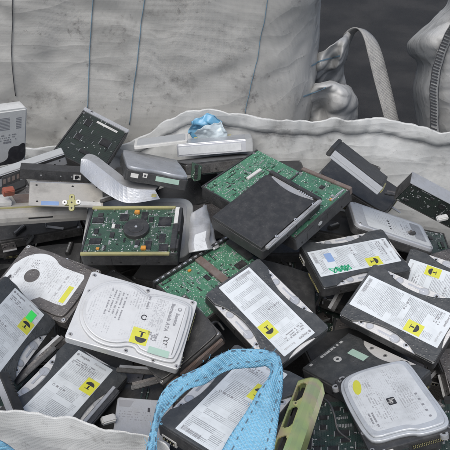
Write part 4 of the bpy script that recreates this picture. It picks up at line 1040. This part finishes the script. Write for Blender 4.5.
for k in range(45):      # frayed fibres along the edges of the webbing
    i=rg.randrange(n); e=RA if rg.random()<.5 else RB; o_=RB if e is RA else RA
    p=e[i]; out=(e[i]-o_[i]).normalized(); a=p+out*rg.uniform(-.004,.0005)+Vector((0,0,.002)); al=(e[min(i+1,n-1)]-e[max(i-1,0)]).normalized()
    L=rg.uniform(.001,.004); m1=a+(out*.5+al*rg.uniform(-1,1)).normalized()*L*.6+Vector((0,0,rg.uniform(0,.002))); m2=m1+(out*.5+al*rg.uniform(-1,1)).normalized()*L*.6+Vector((0,0,rg.uniform(-.002,.002)))
    wd=Vector((.00022,.00015,0))
    b.faces.new([b.verts.new(x) for x in (a-wd,a+wd,m1+wd,m1-wd)]); b.faces.new([b.verts.new(x) for x in (m1-wd,m1+wd,m2+wd*.6,m2-wd*.6)])
solid(b,.0003); setp(link('frayed_fibres',b,'bluestrap',st),kind='stuff')
# blue hem at the bottom left of the near side
hem=[at_y(x,y,.385) for x,y in ((-30,433),(-8,437),(4,442),(14,449),(24,458))]; hem2=[p+Vector((0,-.004,-.022)) for p in hem]
strip('blue_hem',hem,hem2,'bluestrap',fs,.002,6,True,2)
localize_children=[c for c in fs.children]
for ch in localize_children:
    ch.data.transform(Matrix.Translation(-Vector(fs.location)))
    for s2 in ch.children: s2.data.transform(Matrix.Translation(-Vector(fs.location)))
# crumpled sack behind the far rim, with its lifting strap
cs=root('bulk_sack','collapsed pale sack with short blue lines and one raised webbing loop','sack',(.24,1.62,0),'woven bulk sacks')
def sheet_px(name,rows,depth,mat,parent,th=.002,sub=6,fold=.02,seed=0):
    """cloth patch through rows of measured points, each with its own distance"""
    def cr1(P,n):
        o=[]
        for i in range(len(P)-1):
            p0,p1,p2,p3=P[max(i-1,0)],P[i],P[i+1],P[min(i+2,len(P)-1)]
            for k in range(n):
                u=k/n; o.append(.5*((2*p1)+(p2-p0)*u+(2*p0-5*p1+4*p2-p3)*u*u+(3*p1-p0-3*p2+p3)*u**3))
        return o+[P[-1]]
    V=[[at_y(x,y,depth+d) for x,y,d in r] for r in rows]
    V=[cr1(r,sub) for r in V]; cols=list(zip(*V)); cols=[cr1(list(c),sub) for c in cols]; V=list(zip(*cols))
    b=BM(); g=[]
    for r in V:
        g.append([b.verts.new(p+Vector((0,fold*(.35*fbm(p+Vector((seed,0,0)),7,2)-1.5*crease(p,seed,30)-.5*crease(p,seed+4,70)),.3*fold*fbm(p+Vector((0,seed,2)),14,3)))) for p in r])
    for i in range(len(g)-1):
        for j in range(len(g[0])-1): b.faces.new((g[i][j],g[i][j+1],g[i+1][j+1],g[i+1][j]))
    solid(b,th)
    return link(name,b,mat,parent,True),V
c1,V1=sheet_px('crumpled_neck',[[(306,57,.06),(318,50,.0),(330,44,-.02),(341,36,.03),(347,29,.10)],[(306,64,.05),(319,61,-.03),(331,57,.02),(343,46,-.02),(350,34,.10)],[(306,71,.05),(317,68,-.01),(330,68,.03),(340,60,.0),(347,52,.12)],[(306,79,.05),(316,79,.03),(325,76,.06),(336,70,.07),(343,66,.14)],[(306,90,.10),(316,90,.10),(328,90,.12),(338,88,.14),(346,84,.18)]],1.56,'weave_dim',cs,sub=16,fold=.017,seed=2)
c2,V2=sheet_px('folded_flap',[[(296,88,.08),(308,84,.03),(318,79,.0),(330,76,.03),(341,79,.05),(350,84,.09)],[(296,96,.06),(308,93,-.02),(320,86,-.05),(333,82,-.03),(346,86,.0),(356,93,.07)],[(296,108,.06),(308,106,.0),(320,104,.02),(332,99,-.04),(346,99,-.03),(357.5,103,.06)],[(296,126,.06),(308,126,.02),(320,125,.0),(332,123,-.03),(345,122,-.02),(357,123,.07)],[(296,160,.05),(308,160,.0),(320,160,.0),(332,160,-.03),(345,160,-.02),(356,160,.07)]],1.50,'weave_dim',cs,sub=16,fold=.015,seed=5)
def line_px(name,pts,depth,w,mat,parent):
    A=[at_y(x,y,depth) for x,y in pts]; B=[p+Vector((0,0,w)) for p in A]; return strip(name,A,B,mat,parent,.0015,6,True)[0]
SA=[(340,58,1.66),(341,44,1.655),(344,34,1.65),(351,28,1.64),(358,28,1.62),(364,37,1.59),(369,58,1.57),(376,86,1.55),(383,112,1.53),(388,133,1.52),(394,160,1.5)]
SB=[(346,60,1.68),(348,48,1.675),(352,38,1.67),(356,31,1.66),(364,29,1.64),(375,38,1.61),(382,53,1.59),(390,83,1.57),(396,108,1.55),(401,131,1.54),(406,160,1.52)]
strip('lifting_strap',[at_y(*p) for p in SA],[at_y(*p) for p in SB],'whitestrap',cs,.003,6,True,3)
S3=sack_surface((.20,1.86,0),.12,.22,.66,3,8.0,.03)
loft('lower_body',S3,0,2*math.pi,0,1,60,40,'weave_dim',cs,closed=True)
localize(cs)
def on_surface(px,py,lift=.0015):
    dg=bpy.context.evaluated_depsgraph_get(); d=ray(px,py).normalized()
    hit,loc,nor,idx,ob,mx=sc.ray_cast(dg,CAM,d,distance=30)
    if nor.dot(d)>0: nor=-nor
    global HITROOT
    HITROOT=ob
    while HITROOT and HITROOT.parent: HITROOT=HITROOT.parent
    return (loc+nor*lift,nor) if hit else (None,None)
bpy.context.view_layer.update()
for pts in (((311,66.5),(321,61.5),(331,58.5),(342,56)),((303,97),(310,94.5),(318,91),(327,87))):
    dn=[]
    for a,c in zip(pts,pts[1:]): dn+=[(a[0]+(c[0]-a[0])*k/6,a[1]+(c[1]-a[1])*k/6) for k in range(6)]
    P=[on_surface(*p)[0] for p in dn]; P=[p-Vector(cs.location) for p in P if p and abs(p.y-1.5)<.3]
    strip('blue_line',P,[p+Vector((0,0,.0035)) for p in P],'blueline',cs,.0006,1,False)
# sack at the right edge
rs=root('bulk_sack','pale lumpy sack with a dark chain-stitched seam, cut off by the right edge','sack',(.80,1.75,0),'woven bulk sacks')
body,V=sheet_px('body',[[(452,-20,.22),(462,-20,.05),(475,-20,-.03),(500,-20,-.04),(560,-20,.1)],[(446,2,.20),(454,2,.06),(468,2,-.02),(496,2,-.03),(560,2,.1)],[(433,17,.16),(441,19,.05),(455,20,.0),(490,20,-.02),(560,20,.1)],[(409,39,.17),(423,36,.03),(441,36,-.02),(485,36,-.03),(560,36,.1)],[(408,51,.18),(420,52,.05),(437,52,-.01),(480,52,-.03),(560,52,.1)],[(417,63,.19),(425,65,.07),(436,66,.0),(478,66,-.03),(560,66,.1)],[(413,90,.18),(421,90,.05),(434,90,-.01),(476,90,-.03),(560,90,.1)],[(417,122,.17),(424,122,.05),(435,122,.0),(476,122,-.03),(560,122,.1)],[(420,170,.16),(427,170,.05),(440,170,.0),(480,170,-.03),(560,170,.1)]],1.50,'weave_dim',rs,sub=13,fold=.012,seed=9)
sp=[(456,22),(449,34),(441,52),(436,70),(433.5,88),(434,106),(434,124),(436,150)]
seam=[at_y(x,y,1.452) for x,y in sp]
def dens(P,n):
    o=[]
    for i in range(len(P)-1):
        for k in range(n): o.append(P[i].lerp(P[i+1],k/n))
    return o+[P[-1]]
sd=dens(seam,6)
strip('seam_fold',[p+Vector((-.009,.004,0)) for p in sd],[p+Vector((.013,.004,0)) for p in sd],'weave_dim',rs,.003,1,True,2)
b=BM()
for i in range(len(sd)-1):
    p,q=sd[i],sd[i+1]; d=(q-p)
    for A,B_,wd in ((Vector((-.009,-.001,.003)),Vector((.007,-.001,-.003)),.0016),):
        a,c=p+A,p+B_; n=d.normalized()*wd
        b.faces.new([b.verts.new(x) for x in (a-n,c-n,c+n,a+n)])
for off in (-.010,.011):
    for i in range(len(sd)-1):
        p,q=sd[i]+Vector((off,-.003,0)),sd[i+1]+Vector((off,-.003,0)); b.faces.new([b.verts.new(x) for x in (p-Vector((.0008,0,0)),p+Vector((.0008,0,0)),q+Vector((.0008,0,0)),q-Vector((.0008,0,0)))])
solid(b,.0015); link('chain_stitching',b,'darkthread',rs)
localize(rs)
# crumpled blue and clear film on the far rim
fm=root('plastic_film','crumpled blue and clear plastic film lying on the far rim of the open sack','plastic film',at_z(206,128,.80))
def crumple(name,q,z,mat,seed,depth):
    P=[[at_y(x,y,depth) for x,y in r] for r in q]
    rows=[]; n=44
    for i in range(n+1):
        u=i/n; f=u*(len(P)-1); a=min(int(f),len(P)-2); L=[P[a][k].lerp(P[a+1][k],f-a) for k in range(len(P[0]))]
        row=[]
        for j in range(n+1):
            v=j/n*(len(L)-1); c=min(int(v),len(L)-2); p=L[c].lerp(L[c+1],v-c); s=Vector((seed,0,0))
            row.append(p+Vector((.006*fbm(p+s,40,2),.010*ridged(p+s*2,20,3)+.008*fbm(p+s*2,26,3),.004*ridged(p+s*3,26,3))))
        rows.append(row)
    b=BM(); g=[[b.verts.new(p) for p in r] for r in rows]
    for i in range(n):
        for j in range(n): b.faces.new((g[i][j],g[i+1][j],g[i+1][j+1],g[i][j+1]))
    solid(b,.0006); return link(name,b,mat,fm,True)
crumple('blue_sheet',[[(191,122),(204,116),(215,115)],[(189,133),(204,127),(222,122)],[(194,140),(206,138),(224,134)]],0,'bluefilm',1,1.19)
crumple('clear_sheet',[[(199,128),(208,125),(221,122)],[(195,133),(206,131),(226,129)],[(200,141),(212,141),(228,138)]],0,'palefilm',4,1.175)
localize(fm)
# ------------------------------------------------------------------ small scraps resting in the gaps
bpy.context.view_layer.update()
GAPS=[(345,312),(343,322),(322,250),(300,250),(255,245),(150,262),(20,232),(55,228),(205,196),(200,186),(180,200),(352,214),(372,212),(384,220),(392,226),(442,246),(310,316),(300,322),(322,318),(318,330),(145,395),(118,385),(100,335),(60,345),(66,330),(308,318),(323,322),(332,300),(310,262),(285,262),(340,238),(333,228),(316,262),(9,246),(30,238),(45,262),(70,250),(78,266),(132,378),(125,352),(112,372),(150,362),(196,214),(206,250),(212,184),(196,172),(372,305),(436,372),(446,384),(426,258),(334,212),(346,196),(392,208),(310,385),(296,372),(60,330),(118,198),(186,188),(110,188),(66,190),(16,205),(40,196),(330,268),(352,236),(230,246)]
OKROOT=('black drive ','dark drive w','grimy black ')
kinds=('dark green board scrap','black plastic connector','bent steel strip','small grey metal plate','torn dark bracket'); rg=random.Random(21)
for i,(px,py) in enumerate(GAPS):
    loc,nor=on_surface(px,py,.0005)
    if loc is None or HITROOT.get('group')!=GRP and HITROOT.get('label','')[:12] not in OKROOT: continue
    kd=kinds[i%5]; lab=None
    for n in sorted(NICK,key=lambda n:(proj(POSE[n][:3])[0]-px)**2+(proj(POSE[n][:3])[1]-py)**2)[:5]:
        q=proj(POSE[n][:3]); dx,dy=px-q[0],py-q[1]
        rel=('to the left of' if dx<0 else 'to the right of') if abs(dx)>abs(dy) else ('behind' if dy<0 else 'in front of')
        st_='%s lying %s %s'%(kd,rel,NICK[n])
        if st_ not in used: lab=st_; break
    if not lab: continue
    used.add(lab); nm=('board_scrap','connector','steel_strip','metal_plate','metal_bracket')[i%5]
    o=thing(nm,lab,('board scrap','connector','metal part','metal part','metal part')[i%5],group='small scraps in the gaps between drives',loc=loc)
    o.rotation_mode='QUATERNION'; o.rotation_quaternion=Vector((0,0,1)).rotation_difference(nor)@Quaternion((0,0,1),rg.uniform(0,6.28))
    w_,h_=rg.uniform(11,22),rg.uniform(5,11)
    if i%5==0:
        b=BM(); prism(b,[(-w_,-h_),(w_*.6,-h_),(w_,-h_*.2),(w_*.8,h_),(-w_*.7,h_)],0,1.6,.2); p=link('board',b,'pcb_teal' if i%2 else 'pcb_dark',o)
        for q in range(4): x=-w_*.6+q*w_*.38; block('chip',x-3,x+3,-3,2.5,1.6,3.2,'chip',p,.2)
    elif i%5==1:
        b=BM(); box(b,-w_*.7,w_*.7,-4,4,0,7,.6); link('housing',b,'black2',o); b=BM()
        for q in range(9): box(b,-w_*.6+q*w_*.14,-w_*.6+q*w_*.14+1,-1.5,1.5,6.9,8.4,.1)
        link('pins',b,'zinc',o)
    elif i%5==2:
        b=BM(); box(b,-w_*1.2,w_*1.2,-2.5,2.5,0,1.6,.3); link('bar',b,'zinc',o); b=BM(); box(b,w_*1.2-1.4,w_*1.2,-2.5,2.5,1.6,9,.3); link('bent_end',b,'zinc',o)
    elif i%5==3:
        b=BM(); prism(b,rect(-w_*.8,w_*.8,-h_,h_,2),0,1.4,.3)
        for q in (-1,1): prism(b,circ(q*w_*.5,0,1.6,10),1.4,1.5,0,1)
        link('plate',b,['greycast','hole'],o); b=BM(); box(b,-w_*.8,w_*.8,h_-1.2,h_+.2,0,5,.3); link('lip',b,'zinc',o)
    else:
        b=BM(); box(b,-w_,w_,-1,1,0,8,.3); link('wall',b,'dark',o); b=BM(); box(b,-w_,w_*.7,.9,h_,0,1.4,.3)
        for q in range(3): prism(b,circ(-w_*.6+q*w_*.5,h_*.5,1.3,10),1.4,1.5,0,1)
        link('base',b,['dark','hole'],o)
# ------------------------------------------------------------------ camera, light
cam=bpy.data.cameras.new('camera'); co=bpy.data.objects.new('camera',cam); COL.objects.link(co); co.location=CAM; co.rotation_euler=(R(52),0,0)
cam.sensor_width=36; cam.lens=18/math.tan(R(19)); cam.clip_end=200; cam.clip_start=.02; sc.camera=co
w=bpy.data.worlds.new('World'); sc.world=w; w.use_nodes=True; t=w.node_tree
sky=t.nodes.new('ShaderNodeTexSky'); sky.sky_type='NISHITA'; sky.sun_disc=False; sky.sun_elevation=R(SUN_EL); sky.sun_rotation=R(SUN_ROT); sky.air_density=1.0; sky.dust_density=4.0
t.links.new(sky.outputs[0],t.nodes['Background'].inputs[0]); t.nodes['Background'].inputs[1].default_value=SKY
sl=bpy.data.lights.new('sun','SUN'); sl.energy=SUN; sl.angle=R(50); sl.color=(1,.99,.95); so=bpy.data.objects.new('sun',sl); COL.objects.link(so)
az=R(SUN_ROT); el=R(SUN_EL); d=Vector((math.sin(az)*math.cos(el),math.cos(az)*math.cos(el),math.sin(el)))
so.rotation_euler=d.to_track_quat('Z','Y').to_euler(); so.location=(0,0,5)
sc.view_settings.view_transform='Standard'; sc.view_settings.look='None'; sc.view_settings.exposure=EXPO; sc.view_settings.gamma=1
sc.cycles.use_denoising=True; sc.cycles.max_bounces=5; sc.cycles.diffuse_bounces=3; sc.cycles.glossy_bounces=2; sc.cycles.caustics_reflective=False; sc.cycles.caustics_refractive=False
